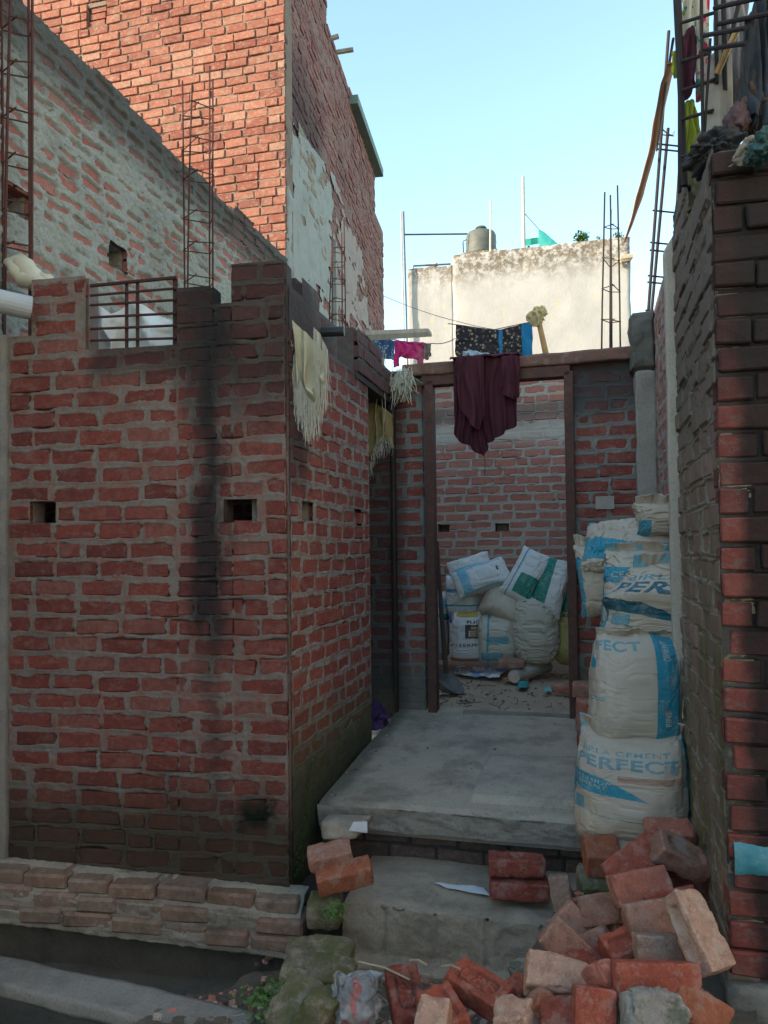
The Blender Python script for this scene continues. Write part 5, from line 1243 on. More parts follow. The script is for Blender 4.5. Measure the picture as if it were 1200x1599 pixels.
# heap by the near wall (photo pixel, distance), then size, length direction, bed-face direction
heap = [
 ('broken pink brick topmost in the heap, against the wall foot below the sacks', 1046, 1300, 3.22, (.20, .11, .07), (.95, -.2, .05), (.1, -.5, .85), 'pink', 1, None, 1.0),
 ('brown brick with a pale frog, tilted highest at the right of the heap', 1063, 1338, 2.92, (.22, .12, .085), (.80, .05, -.46), (.40, -.42, .80), 'brown', 2, 'fr', .7),
 ('long red brick sloping up under the brown frogged one', 1000, 1342, 3.02, (.30, .12, .075), (.80, .25, .42), (-.25, -.72, .65), 'red', 3, None, .4),
 ('deep orange brick end under the left corner of the bottom sack', 940, 1337, 3.36, (.15, .16, .11), (1, -.1, -.02), (0, -.3, 1), 'orange', 4, None, .3),
 ('pale brick wedged beneath the middle of the bottom sack', 985, 1328, 3.42, (.12, .15, .08), (1, -.1, 0), (0, -.3, 1), 'pale', 5, None, .3),
 ('mossy black brick under the orange brick end', 929, 1384, 3.34, (.14, .16, .11), (1, -.1, -.05), (0, -.35, 1), 'moss', 6, None, .6),
 ('pink brick with a clean pale top edge in the middle of the heap', 1001, 1385, 2.80, (.215, .115, .075), (.98, .12, .12), (-.10, -.86, .40), 'pink', 7, None, .5),
 ('brown brick poking out left of the pink one', 938, 1421, 2.92, (.16, .11, .08), (.88, -.30, .24), (-.25, -.85, .42), 'brown', 8, None, .5),
 ('grey tan brick lying under the pink one', 1018, 1433, 2.66, (.185, .11, .075), (.97, .1, .07), (-.12, -.90, .36), 'tan', 9, None, .4),
 ('large pale brick standing on end against the near wall', 1090, 1455, 2.42, (.235, .085, .115), (-.22, .62, .74), (-.86, -.42, .12), 'pale', 10, 'fr', .6),
 ('grey faced brick lodged beside the large pale one', 1029, 1482, 2.52, (.155, .088, .072), (.99, -.02, -.03), (-.05, -.96, .26), 'grey', 11, None, .5),
 ('short red brick with a visible frog left of the grey faced one', 969, 1482, 2.62, (.115, .10, .075), (.92, .25, .20), (-.05, -.55, .80), 'red', 12, 'fr', .4),
 ('tan brick slanting down behind the brown slanted one', 908, 1452, 2.92, (.20, .10, .07), (.62, -.25, -.62), (-.45, -.60, .62), 'tan', 13, None, .5),
 ('dusty brown block right of the slanting tan one', 932, 1478, 2.78, (.12, .11, .08), (.75, -.2, .4), (-.3, -.85, .4), 'brown', 14, None, .6),
 ('brown brick slanting down to the right at the left of the heap', 890, 1482, 2.68, (.20, .11, .07), (.70, -.25, -.62), (-.30, -.80, .45), 'brown', 15, None, .5),
 ('long pale broken brick at the lower left of the heap', 873, 1528, 2.48, (.215, .12, .085), (.96, -.1, -.16), (-.12, -.50, .86), 'pale', 16, None, .9),
 ('long cracked red brick across the front of the heap', 1022, 1530, 2.30, (.255, .10, .08), (.99, .02, -.05), (-.02, -.93, .32), 'red', 17, None, .6),
 ('red brick standing at the bottom edge of the heap', 928, 1577, 2.24, (.12, .115, .08), (.95, -.1, -.1), (0, -.90, .40), 'red', 18, None, .7),
 ('small dark red brick corner at the very bottom left of the heap', 877, 1592, 2.28, (.11, .11, .07), (.8, -.3, .25), (0, -.7, .7), 'dark', 19, None, .7),
 ('orange brick fragment below the long pale broken brick', 846, 1576, 2.36, (.10, .09, .08), (.5, -.4, .6), (.3, -.8, .4), 'orange', 20, None, 1.0),
 ('rust brown brick in the lower right corner of the heap', 1090, 1580, 2.26, (.17, .11, .075), (.74, -.15, -.50), (-.2, -.55, .80), 'orange', 21, None, .7),
 ('red brick tucked behind the large pale one', 1048, 1418, 2.76, (.20, .11, .07), (.95, .2, .1), (0, -.8, .5), 'red', 32, None, .4),
 ('brown brick deep in the middle gap of the heap', 985, 1438, 2.95, (.22, .11, .07), (.9, .3, -.2), (0, -.7, .7), 'brown', 33, None, .4),
 ('dark brick lying under the cracked red one', 1010, 1566, 2.42, (.23, .11, .07), (.95, .2, 0), (0, -.5, .85), 'dark', 34, None, .5),
 ('dark red brick filling the gap behind the long pale broken one', 905, 1515, 2.62, (.2, .11, .07), (.9, .3, 0), (0, -.6, .8), 'dark', 35, None, .5),
 ('brick half buried at the back of the heap near the wall', 1068, 1392, 3.0, (.2, .11, .07), (.9, .1, -.3), (0, -.6, .8), 'dark', 36, None, .4),
]
for lab, px, py, Y, dims, a, c, m, sd_, fg, ch in heap:
    loose(lab, LP(px, py, Y), dims, a, c, m, sd_, fg, ch, group='bricks tumbled in a heap beside the near wall')
loose('chunk of pale mortar lodged left of the cracked red brick', LP(942, 1524, 2.34), (.085, .07, .09), (.6, -.4, .5), (0, -.8, .5), 'pink', 22, None, 1.6, 'mortar_chunk', 'rubble', amp=.012)
loose('crumbly grey mortar chunk under the left end of the cracked red brick', LP(962, 1576, 2.30), (.09, .10, .10), (.5, -.3, -.6), (0, -.8, .5), 'lump', 23, None, 1.8, 'mortar_chunk', 'rubble', amp=.014)
loose('mossy lump of concrete at the bottom of the heap', LP(1020, 1590, 2.18), (.17, .12, .10), (.95, -.1, -.15), (0, -.6, .8), 'lump', 24, None, 1.6, 'concrete_lump', 'rubble', amp=.012)
loose('narrow mossy brick stood on end on the step', LP(877, 1393, 3.28), (.135, .085, .075), (-.12, .22, .95), (-.25, -.9, .2), 'grey', 25, None, .6)
loose('upper of two bricks stacked on the step, frog facing up', LP(808, 1350, 3.52), (.255, .12, .075), (.99, -.12, -.01), (0, 0, 1), 'dark', 26, 'fr', .4)
loose('lower of two bricks stacked on the step', LP(811, 1386, 3.50), (.265, .12, .078), (.99, -.14, -.01), (0, 0, 1), 'dark', 27, None, .4)
loose('grey brown brick on top of the tilted pair left of the step', LP(515, 1337, 3.52), (.20, .11, .085), (.96, .18, .13), (0, -.35, .95), 'brown', 28, None, .5)
loose('orange brown brick under the grey brown one left of the step', LP(538, 1367, 3.46), (.25, .11, .085), (.95, .12, .16), (-.05, -.30, .95), 'orange', 29, None, .4)
loose('dark damp block in the gap between footing and step', LP(508, 1422, 3.46), (.15, .14, .11), (.95, -.1, 0), (0, -.2, 1), 'moss', 30, None, .6)
rough_box('concrete_offcut', [PY(500, 1313, 3.78), PY(556, 1313, 3.74), PY(556, 1313, 3.74)+D*.15, PY(500, 1313, 3.78)+D*.15], [PY(497, 1285, 3.80), PY(572, 1286, 3.76), PY(572, 1286, 3.76)+D*.15, PY(497, 1285, 3.80)+D*.15],
          conc, (16, 6, 6), .006, 9, 31, label='pale concrete offcut wedged under the left corner of the landing', cat='rubble')
# lettered bricks in the foreground
gu = 'lettered bricks lying in front of the step'
loose('clean red brick stamped UBF lying face up in front of the step', LP(748, 1545, 2.55), (.225, .112, .075), (.66, -.74, -.06), (-.06, -.26, .96), 'red', 101, 'UBF', .25, group=gu, amp=.002)
loose('dusty brick stamped UBF seen end on beside the plastic bag', LP(634, 1558, 2.60), (.215, .115, .075), (-.14, .93, .28), (.04, -.30, .95), 'dark', 102, 'UBF', .4, group=gu, amp=.003)
loose('red frogged brick half under the pale chunk in front of the step', LP(692, 1584, 2.44), (.17, .12, .08), (.35, -.90, -.15), (.05, -.35, .93), 'red', 103, 'fr', .4, group=gu)
loose('pale worn half brick at the bottom edge of the picture', LP(678, 1592, 2.28), (.095, .10, .075), (.9, -.3, 0), (.0, -.62, .78), 'pale', 104, None, .8)
loose('small red brick piece right of the clean stamped brick', LP(806, 1548, 2.62), (.07, .08, .10), (.4, -.3, .8), (-.4, -.8, .3), 'red', 105, None, 1.2)
loose('round pale rubble piece in front of the clean stamped brick', LP(806, 1592, 2.34), (.11, .10, .08), (.8, -.4, .2), (0, -.5, .8), 'pale', 106, None, 1.8, 'rubble_stone', 'rubble', amp=.012)
loose('grey lump behind the clean stamped brick', LP(815, 1518, 2.85), (.09, .08, .07), (.8, .3, .2), (0, -.5, .8), 'lump', 107, None, 1.6, 'rubble_stone', 'rubble', amp=.012)
gm_ = 'mossy stones at the end of the drain'
loose('upper mossy slab bridging the drain end below the footing', LP(500, 1487, 3.10), (.27, .14, .06), (.98, -.12, .02), (0, -.2, 1), 'moss', 111, None, 1.2, 'mossy_stone', 'stone', group=gm_, amp=.005)
loose('second mossy slab just below the upper one', LP(498, 1518, 2.95), (.28, .15, .07), (.98, -.14, .0), (0, -.25, 1), 'moss', 112, None, 1.2, 'mossy_stone', 'stone', group=gm_, amp=.006)
loose('leaning mossy stone at the very bottom beside the drain edge', LP(462, 1570, 2.62), (.20, .13, .10), (.55, .45, .55), (-.5, -.65, .6), 'moss', 113, None, 1.2, 'mossy_stone', 'stone', group=gm_, amp=.006)
loose('small mossy stone left of the clear plastic bag', LP(500, 1578, 2.52), (.12, .10, .13), (.3, -.2, .9), (-.3, -.8, .3), 'moss', 114, None, 1.4, 'mossy_stone', 'stone', group=gm_, amp=.006)
# bricks by the door
gd = 'bricks stacked at the right foot of the door frame'
for i, (lab, px, py, Y, m) in enumerate((('topmost brick stacked at the right foot of the door frame', 917, 1103, 4.98, 'pink'), ('second brick of the door foot stack', 917, 1131, 4.86, 'brown'),
                                         ('third brick of the door foot stack', 920, 1157, 4.72, 'dark'), ('lowest dark brick of the door foot stack', 922, 1183, 4.60, 'moss'))):
    loose(lab, LP(px+8, py, Y), (.20, .13, .10), E, (0, 0, 1), m, 121+i, None, .5, group=gd)
loose('lone brick lying on the yard soil beside the right jamb', LP(884, 1075, 6.25), (.22, .11, .07), (.8, -.6, 0), (0, -.1, 1), 'pink', 126, None, .5)
loose('dusty brick near the column foot behind the door stack', LP(912, 1076, 5.25), (.15, .12, .09), (1, -.2, 0), (0, -.1, 1), 'tan', 127, None, .5)
for i, (px, py) in enumerate(((800, 1035), (815, 1041))): pass
loose('half buried brick at the foot of the yard heap', LP(800, 1036, 6.85), (.24, .11, .07), (.95, -.25, 0), (0, -.1, 1), 'brown', 128, None, .8)

# small rubble, chips and leaf litter
def scatter(name, spots, mats, seed, smin, smax, label=None, flat=.6):
    rr = random.Random(seed); mb = MB()
    for (x, y, z) in spots:
        s = rr.uniform(smin, smax); bm = []
        q = [Vector((rr.uniform(.6, 1)*sx, rr.uniform(.6, 1)*sy, rr.uniform(.5, 1)*sz*flat))*s for sz in (-1, 1) for sy in (-1, 1) for sx in (-1, 1)]
        Rz = Matrix.Rotation(rr.uniform(0, 6.3), 3, 'Z') @ Matrix.Rotation(rr.uniform(-.5, .5), 3, 'X')
        mb.add([Rz @ p + Vector((x, y, z + s*flat*.4)) for p in q], [(0, 2, 3, 1), (4, 5, 7, 6), (0, 1, 5, 4), (2, 6, 7, 3), (0, 4, 6, 2), (1, 3, 7, 5)], rr.randrange(len(mats)))
    return link(name, mesh_np(name, mb.v, mb.f, mats, False, mb.m), kind='stuff')
rr = random.Random(77); sp_ = []
for _ in range(750):
    u = rr.uniform(-.1, 1.75); v = rr.uniform(-1.6, -.02)
    p = W(u, v, float(mound_h(np.array(u), np.array(v)))); sp_.append((p.x, p.y, p.z+.01))
scatter('rubble_chips', sp_, [LB['lump'], LB['brown'], LB['red'], dirt], 5, .004, .017)
sp_ = []
for _ in range(260):
    p = W(rr.uniform(.1, 1.6), rr.uniform(2.3, 4.3), -1.178); sp_.append((p.x, p.y, p.z))
for _ in range(90):
    p = W(rr.gauss(.42, .12), rr.gauss(2.75, .2), -1.175); sp_.append((p.x, p.y, p.z))
scatter('yard_chips', sp_, [yard_m, LB['tan'], LB['lump'], dirt], 6, .003, .012)
sp_ = []
for _ in range(110):
    v = rr.uniform(.40, 2.1); u = rr.choice((rr.uniform(.03, .12), rr.uniform(.05, 1.4), 1.45+rr.gauss(0, .05)))
    p = W(u, v, ph(v)); sp_.append((p.x, p.y, p.z + .006))
scatter('grit', sp_, [dirt, LB['lump'], LB['brown']], 7, .002, .007)
# ---------------------------------------------------------------- cloths
maroon = fabric('maroon_cloth', (.085, .026, .036), (.065, .020, .030), .85, 300, (.05, .03, .035), .3, .1)
sh = thing('maroon_shawl', 'maroon shawl draped over the door lintel with a pointed hem', 'shawl', PV(760, 700, 2.05))
cl = lambda **k: cloth('x', None, None, **k)
cloth('main_fall', None, None, [(709, 558, 668), (716, 556, 690), (730, 555, 694), (744, 556, 706), (757, 556, 713), (763, 557, 692), (776, 557, 684), (792, 556, 672), (808, 556, 664)], None, maroon, 0,
      (110, 70), .022, 7, 1, v=2.035, root=sh, thick=.004)
cloth('short_fold', None, None, [(784, 556, 616), (792, 555, 620), (802, 555, 624), (812, 556, 618)], None, maroon, 0, (40, 40), .016, 2.5, 2, v=1.985, root=sh, thick=.005)
cloth('left_fold', None, None, [(712, 560, 600), (722, 556, 640), (735, 556, 665), (748, 556, 672), (756, 557, 650)], None, maroon, 0, (50, 50), .022, 3, 3, v=1.98, root=sh, thick=.005)
S, T = np.meshgrid(np.linspace(0, 1, 90), np.linspace(0, 1, 16), indexing='ij')
a_, b_ = SD(708, 556)[0], SD(812, 554)[0]
uu = a_+(b_-a_)*S; vv = 1.99 + .34*T
hh = 1.372 + .036*np.sin(np.pi*np.clip(T*1.05, 0, 1))**.5 + .012*fbm2(S*9, T*2, 5) - .03*(T > .9)
child('top_fold', Wn(uu, vv, hh).reshape(-1, 3), grid_faces(90, 16), maroon, sh, True).modifiers.new('thickness', 'SOLIDIFY').thickness = .004
pt = PV(757, 708, 2.03)
MB().tube([pt, pt - ZZ*.08 + E*.003, pt - ZZ*.16 - E*.002], .0022, 5).part('loose_thread', maroon, sh)
sky_cloth = fabric('pale_cloth', (.45, .58, .66), (.38, .50, .58), .8)
cloth('cloth', 'crumpled pale blue cloth lying on the lintel beside the maroon shawl', 'cloth', [(724, 549, 557), (735, 546, 557), (750, 550, 557), (764, 552, 557)], None, sky_cloth, 0, (40, 12), .02, 4, 7, v=2.22)

# washing beyond the door wall
gl = 'washing hung beyond the door wall'
fl = NT('floral_print')
v = fl.vor(26.0); c = fl.mix(fl.mr(v, .20, .34), (.30, .24, .18), (.030, .028, .032))
v2 = fl.noise(34, 3, .6); c = fl.mix(fl.mr(v2, .58, .64), c, (.16, .11, .09))
floral = fl.done(c, .85, None, .1)
blue_c = fabric('blue_cloth', (.012, .18, .36), (.012, .15, .31), .8)
LV = 3.1
cloth('printed_cloth', 'dark flower printed cloth with a blue strip and edge on the washing line', 'cloth', [(712, 507, 556), (730, 510, 562), (752, 513, 566), (772, 515, 566), (790, 513, 564), (808, 508, 562), (820, 505, 560), (832, 503, 557)], None, floral, 0,
      (110, 40), .018, 5, 11, v=LV, mats=[floral, blue_c], midfn=lambda S, T: (S > .80) | ((S > .485) & (S < .535)), group=gl)
pinkc = fabric('pink_cloth', (.52, .03, .16), (.46, .025, .13), .8)
t_ = thing('hung_shirt', 'bright pink shirt hanging by its hem on the line', 'shirt', PV(640, 565, LV+.3), gl)
cloth('body', None, None, [(616, 531, 559), (626, 532, 557), (640, 533, 560), (654, 534, 562), (663, 535, 556)], None, pinkc, 0, (50, 24), .018, 3, 13, v=LV+.3, root=t_)
cloth('sleeve', None, None, [(615, 552, 574), (619, 552, 573), (624, 552, 571)], None, pinkc, 0, (14, 16), .008, 1, 14, v=LV+.29, root=t_)
cloth('sleeve', None, None, [(652, 555, 569), (657, 555, 570), (662, 553, 569)], None, pinkc, 0, (14, 16), .008, 1, 15, v=LV+.29, root=t_)
cloth('grey_rag', 'small grey rag next to the pink shirt', 'rag', [(662, 535, 560), (668, 536, 562), (673, 536, 555)], None, fabric('grey_rag', (.20, .15, .15), (.15, .12, .12)), 0, (16, 20), .015, 2, 16, v=LV+.3, group=gl)
bp = NT('blue_print'); c = bp.mix(bp.mr(bp.vor(40), .25, .4), (.30, .38, .45), (.05, .10, .19)); bpm = bp.done(c, .85, None, .1)
cloth('printed_cloth', 'pale blue patterned cloth left of the pink shirt', 'cloth', [(577, 528, 552), (590, 530, 556), (604, 531, 560), (616, 532, 562)], None, bpm, 0, (30, 24), .018, 3, 17, v=LV+.35, group=gl)
def line(pts, label, r=.004, sag=.02):
    out = []
    for a, b in zip(pts[:-1], pts[1:]):
        for k in range(9): t = k/8; out.append(a.lerp(b, t) - ZZ*sag*4*t*(1-t))
    MB().tube(out, r, 5).lone('washing_line', grey_rod, label, 'line')
line([PV(560, 522, LV+.3), PV(618, 530, LV+.3), PV(676, 536, LV+.3), PV(712, 528, LV+.3)], 'thin washing line carrying the pink shirt')
line([PV(700, 505, LV), PV(770, 515, LV), PV(832, 502, LV), PV(842, 496, 2.30)], 'washing line carrying the flower printed cloth', .004, .0)
line([PWH(600, 462, -6), PWH(720, 503, -6), PWH(830, 520, -6)], 'long thin wire crossing in front of the white house', .008, .05)
# bamboo with a yellow cloth tied round its top
bam = plain_mat('bamboo', (.42, .25, .09), (.32, .18, .06), .6, 10, .2)
a, b, c = PV(853, 552, 2.24), PV(846, 520, 2.26), PV(839, 488, 2.28)
MB().tube([a - ZZ*.02, a, b, c], [.023, .022, .020, .019], 9).lone('bamboo_pole', bam, 'bent bamboo pole standing behind the door lintel', 'pole')
blob('tied_cloth', 'cream yellow cloth tied round the top of the bamboo pole', 'cloth', PV(842, 490, 2.28), .055, .05, .062, fabric('cream_cloth', (.58, .48, .24), (.50, .42, .22), .8), 9, .45, 2.8, (90, 60), gl)
c = PV(830, 500, LV-.12)
cloth('tied_cloth', 'loose end of the cream cloth falling left from the bamboo top', 'cloth', [(822, 492, 500), (830, 486, 507), (838, 484, 510), (846, 484, 505)], None, fabric('cream_cloth2', (.55, .46, .24), (.47, .40, .22), .8), 0, (24, 16), .025, 2, 19, v=2.24, group=gl)
# plank and black pipe stub on the side wall
MB().box((PU(576, 524, .02)+PV(672, 519, 2.6))/2, (PV(672, 519, 2.6)-PU(576, 524, .02))/2, D*.07, ZZ*.014).lone('wooden_plank', stub, 'grey weathered plank sticking out over the side opening', 'plank')
dp_ = plain_mat('black_pipe', (.022, .025, .028), (.03, .032, .035), .45, 6, .1)
pa = PU(486, 519, -.06); pb = PY(538, 517, pa.y - .02)
mb = MB(); mb.tube([pa, pb], .027, 14).lone('black_pipe', dp_, 'short black pipe sticking out of the side wall above the frayed sack', 'pipe')
gp = plain_mat('grey_pvc', (.40, .42, .42), (.33, .35, .36), .5, 5, .05)
pa = PY(48, 481, 3.80); pb = PY(-70, 455, 3.62)
MB().tube([pa, pb], .058, 20).lone('pvc_pipe', gp, 'fat grey plastic pipe resting on the wall notch at far left', 'pipe', smooth=False)
# frayed fibre sacks
fib = fabric('fibre_sack', (.46, .43, .33), (.40, .37, .24), .85, 250, (.36, .32, .10), .5)
strand = plain_mat('fibre_strand', (.50, .48, .40), (.42, .40, .32), .85)
def fringe(pts, n, lo, hi, root, seed, spread=.01):
    rr = random.Random(seed); mb = MB()
    for i in range(n):
        t = rr.random()*(len(pts)-1); k = min(int(t), len(pts)-2); p = pts[k].lerp(pts[k+1], t-k)
        L = rr.uniform(lo, hi); q = [p + ZZ*.03]
        dx = Vector((rr.gauss(0, spread), rr.gauss(0, spread), 0))
        for j in (.3, .6, 1.0): q.append(p - ZZ*L*j + dx*j + Vector((rr.gauss(0, spread*.5), rr.gauss(0, spread*.5), 0)))
        mb.tube(q, .0009, 3, cap=False)
    return mb.part('fringe', strand, root, kind='stuff')
fs_ = thing('frayed_sack', 'frayed cream fibre sack hanging by the black pipe on the side wall', 'sack', PU(485, 600, .05))
cloth('cloth', None, None, [(456, 500, 545), (462, 506, 585), (469, 512, 615), (478, 520, 632), (487, 528, 628), (495, 533, 610), (502, 548, 600), (508, 556, 585)], None, fib, 0, (70, 70),   .030, 2.6, 21, Y=PU(480, 560, .06).y - .02, root=fs_)
Yf = PU(480, 560, .06).y - .02
fringe([PY(x, y, Yf) for x, y in ((460, 560), (468, 600), (478, 622), (488, 622), (497, 605), (508, 580))], 260, .06, .24, fs_, 3)
fringe([PY(x, y, Yf-.02) for x, y in ((490, 520), (500, 530), (512, 556))], 60, .12, .34, fs_, 4, .006)
fringe([PY(x, y, Yf) for x, y in ((455, 505), (458, 560), (464, 600))], 40, .05, .2, fs_, 5, .008)
ol = fabric('olive_straw', (.30, .23, .10), (.22, .17, .08), .9, 250, (.1, .08, .05), .5)
hk = thing('frayed_sack', 'straw coloured frayed sack hanging inside the dark side opening', 'sack', PV(596, 700, 1.95))
cloth('cloth', None, None, [(575, 622, 735), (584, 628, 705), (594, 634, 690), (604, 640, 692), (613, 648, 700)], None, ol, 0, (40, 50), .03, 3, 23, v=1.98, root=hk)
fringe([PV(x, y, 1.97) for x, y in ((576, 728), (586, 700), (596, 688), (612, 690))], 70, .04, .14, hk, 6, .008)
st_ = thing('straw_bundle', 'pale straw tuft stuffed at the left end of the door lintel', 'straw', PV(628, 610, 2.0))
blob_c = PV(628, 592, 2.02)
rr = random.Random(8); mb = MB()
for i in range(160):
    p = blob_c + Vector((rr.gauss(0, .035), rr.gauss(0, .03), rr.uniform(-.05, .09)))
    q = p + Vector((rr.gauss(0, .04), rr.gauss(0, .03), rr.uniform(-.16, -.03))); mb.tube([p, p.lerp(q, .5)+Vector((rr.gauss(0, .01), 0, 0)), q], .003, 3, cap=False)
mb.part('straw', strand, st_, kind='stuff')
dk_tarp = plain_mat('black_tarp', (.014, .013, .014), (.02, .018, .018), .6, 5, .2)
cloth('tarpaulin', 'black tarpaulin bunched under the lintel of the side opening', 'tarpaulin', [(577, 600, 640), (590, 612, 655), (603, 624, 690), (614, 632, 712)], None, dk_tarp, 0, (30, 24), .03, 3, 25, v=2.06)
wt = thing('hanging_string', 'pale strings dangling from the plank over the side opening', 'string', PV(598, 600, 1.9))
for (x, y0, y1) in ((598, 540, 700), (601, 545, 660), (588, 600, 705), (612, 560, 640)):
    q = [PV(x + 1.5*math.sin(k*1.7), y0+(y1-y0)*k/6, 1.85) for k in range(7)]; MB().tube(q, .0022, 4).part('string', strand, wt)
purple = fabric('purple_cloth', (.060, .028, .105), (.045, .022, .08), .85)
blob('purple_cloth', 'crumpled dark purple cloth on the floor of the side opening', 'cloth', W(-.09, 1.72, -1.14), .13, .18, .10, purple, 12, .45, 2.4, (60, 40), None, .55)
# cream bundle above the left pier and polythene behind the grill
bundle = fabric('cream_polythene', (.58, .52, .38), (.50, .44, .30), .6)
a, b = PY(22, 412, 4.25), PY(70, 446, 4.05)
bd_ = thing('rolled_cloth', 'cream cloth roll lying above the grey pipe at upper left', 'cloth', b - ZZ*.05)
for k, (o, r0) in enumerate(((0, .05), (.05, .042), (-.055, .035))):
    q = [a.lerp(b, t) + ZZ*(o*.6 + .02*math.sin(t*6+k)) + Vector((0, o, 0)) for t in np.linspace(0, 1, 12)]
    MB().tube(q, [r0*(.6+.5*math.sin(.4+2.4*i/11)) + .006*math.sin(i*2.3+k) for i in range(12)], 10).part('fold', bundle, bd_, smooth=True)
rust2 = plain_mat('rusty_bar', (.075, .032, .027), (.05, .025, .022), .8, 20, .3)
def OFp(px, py, off=0.0): return PP(px, py, C0 - NF*off, NF)
gr = thing('window_grill', 'rusty iron grill of flat bars in the opening on top of the front wall', 'window grill', OFp(205, 545, .04))
for (x0, x1, y0, y1) in ((133, 276, 447, 433), (133, 276, 462, 450), (133, 276, 477, 468), (133, 276, 496, 489), (133, 276, 514, 508), (133, 276, 532, 528)):
    a, b = OFp(x0, y0, .05), OFp(x1, y1, .05); MB().tube([a, b], .0065 if y0 > 450 else .009, 6).part('bar', rust2, gr)
for x in (136, 198, 215, 274):
    a, b = OFp(x, 546, .062), OFp(x, 446 - (x-133)*.1, .062); m_ = (a+b)/2; MB().box(m_, EF*(.008 if x in (198, 215) else .012), NF*.004, (b-a)/2).part('upright', rust2, gr)
poly = plain_mat('white_polythene', (.70, .70, .66), (.60, .60, .57), .4, 5, .2)
sheet_px = [(138, 486, 560), (155, 478, 565), (175, 492, 570), (200, 474, 570), (225, 478, 570), (250, 492, 565), (280, 500, 560)]
cloth('polythene_sheet', 'crumpled white polythene bundle behind the window grill', 'plastic sheet', sheet_px, None, poly, 0, (90, 60), .07, 3, 27, Y=4.25)

# ---------------------------------------------------------------- reinforcement cages
bar_m = plain_mat('reinforcement', (.095, .032, .024), (.06, .025, .02), .85, 25, .2)
bar_d = plain_mat('dark_reinforcement', (.035, .024, .022), (.025, .02, .02), .8, 25, .2)
def cage(label, base, top, half, ext, n, mat, r=.007, seed=0, rot=.25, tilt=0.015, cat='rebar cage', group='reinforcement cages', jitter=.02):
    """base, top: world points of the axis; half: half width of the stirrups; ext: how far each bar pokes out above"""
    rr = random.Random(seed); root = thing('reinforcement_cage', label, cat, base, group)
    ax = (top-base); ca, sa = math.cos(rot), math.sin(rot)
    cor = [Vector((x*ca - y*sa, x*sa + y*ca, 0))*half for x, y in ((-1, -1), (1, -1), (1, 1), (-1, 1))]
    off = [Vector((rr.gauss(0, 1), rr.gauss(0, 1), 0))*jitter for _ in cor]
    for c_, o_, e in zip(cor, off, ext):
        pts = [base + c_ + ax*t + o_*t*t + ZZ*(e if t == 1 else 0) for t in (0, .25, .5, .75, 1)]
        MB().tube(pts, r, 6).part('bar', mat, root)
    for k in range(n):
        t = (k+.4)/n + rr.uniform(-.1, .1)/n; q = [base + c_*1.08 + ax*t + o_*t*t + ZZ*rr.uniform(-tilt, tilt) for c_, o_ in zip(cor, off)]
        q = q + [q[0] + (q[1]-q[0])*.35 + ZZ*.012]
        MB().tube(q, r*.62, 5).part('stirrup', mat, root)
    return root
def axis(px0, py0, px1, py1, Y): return PY(px0, py0, Y), PY(px1, py1, Y)
Yc = PU(27, 300, UG).y - .16
a, b = axis(27, 560, 30, -140, Yc); cage('rusty reinforcement cage at the left edge before the grey wall', a, b, .068, (.1, .1, .1, .1), 10, bar_m, .0085, 1, .5)
a, b = axis(311, 560, 309, 150, 5.9); cage('rusty reinforcement cage standing before the sunlit brick house', a, b, .095, (.02, .10, .30, .15), 8, bar_m, .0075, 2, .35)
a, b = axis(527, 560, 527, 372, 8.3); cage('small reinforcement cage before the shaded side of the tall house', a, b, .075, (.05, .2, .1, .0), 7, bar_m, .007, 3, .3)
a, b = axis(955, 580, 953, 340, 5.75)
cage('two tier reinforcement ladder rising behind the lintel against the white house', PV(955, 620, 2.7), PV(953, 330, 2.7), .05, (.1, .2, .05, .15), 6, bar_d, .0065, 4, .6, .03)
def rod(pts, r, mat, label, name='reinforcement_bar', cat='rebar', group='loose reinforcement bars'): return MB().tube(pts, r, 6).lone(name, mat, label, cat, group)
# leaning ladder of bars on the right column
ld = thing('reinforcement_ladder', 'leaning ladder of bars rising from the concrete column against the sky', 'rebar cage', PV(1012, 492, 2.07), 'reinforcement cages')
P0, P1 = PV(1012, 500, 2.07), PV(1045, 48, 2.07)
Q0, Q1 = PV(1046, 500, 2.12), PV(1066, 200, 2.12)
P0b = PV(1017, 500, 2.2); P1b = PV(1044, 200, 2.2)
for a, b in ((P0, P1), (Q0, Q1), (P0b, P1b)): MB().tube([a, a.lerp(b, .5), b], .011, 7).part('bar', bar_d, ld)
for y in (224, 232, 328, 378, 390, 430, 440, 484):
    t = (500-y)/452; a = P0.lerp(P1, t); b = PV(1062 - (y-200)*.05, y + 4, 2.12)
    MB().tube([a - E*.02, b], .0065, 5).part('tie', bar_d, ld)
q = [PV(x, y, 2.08) for x, y in ((1034, 200), (1042, 208), (1050, 211), (1054, 204), (1053, 212), (1034, 210))]; MB().tube(q, .004, 4).part('wire_loop', bar_d, ld)
# nearer cage at upper right, partly out of the picture
NY = 3.05
nc = thing('reinforcement_cage', 'near reinforcement cage full of cloths above the right wall', 'rebar cage', PY(1070, 300, NY), 'reinforcement cages')
MB().tube([PY(1069, 290, NY), PY(1064, 140, NY), PY(1058, -60, NY)], .0135, 9).part('bar', bar_d, nc)
MB().tube([PY(1062, 300, NY+.1), PY(1062, 150, NY+.1), PY(1052, -60, NY+.1)], .008, 7).part('bar', bar_d, nc)
for (x0, y0, x1, y1) in ((1066, 35, 1117, 19), (1066, 95, 1110, 82), (1066, 141, 1116, 124), (1066, 186, 1114, 172), (1066, 244, 1092, 234)):
    MB().tube([PY(x0, y0, NY-.02), PY(x1, y1, NY-.2)], .0065, 6).part('stirrup', bar_d, nc)
for (x0, y0, x1, y1) in ((1116, 12, 1205, -8), (1122, 37, 1205, 20), (1100, 55, 1165, 43), (1100, 77, 1166, 67)):
    MB().tube([PY(x0, y0, NY-.25), PY(x1, y1, NY-.45)], .0085, 7).part('stirrup', bar_d, nc)
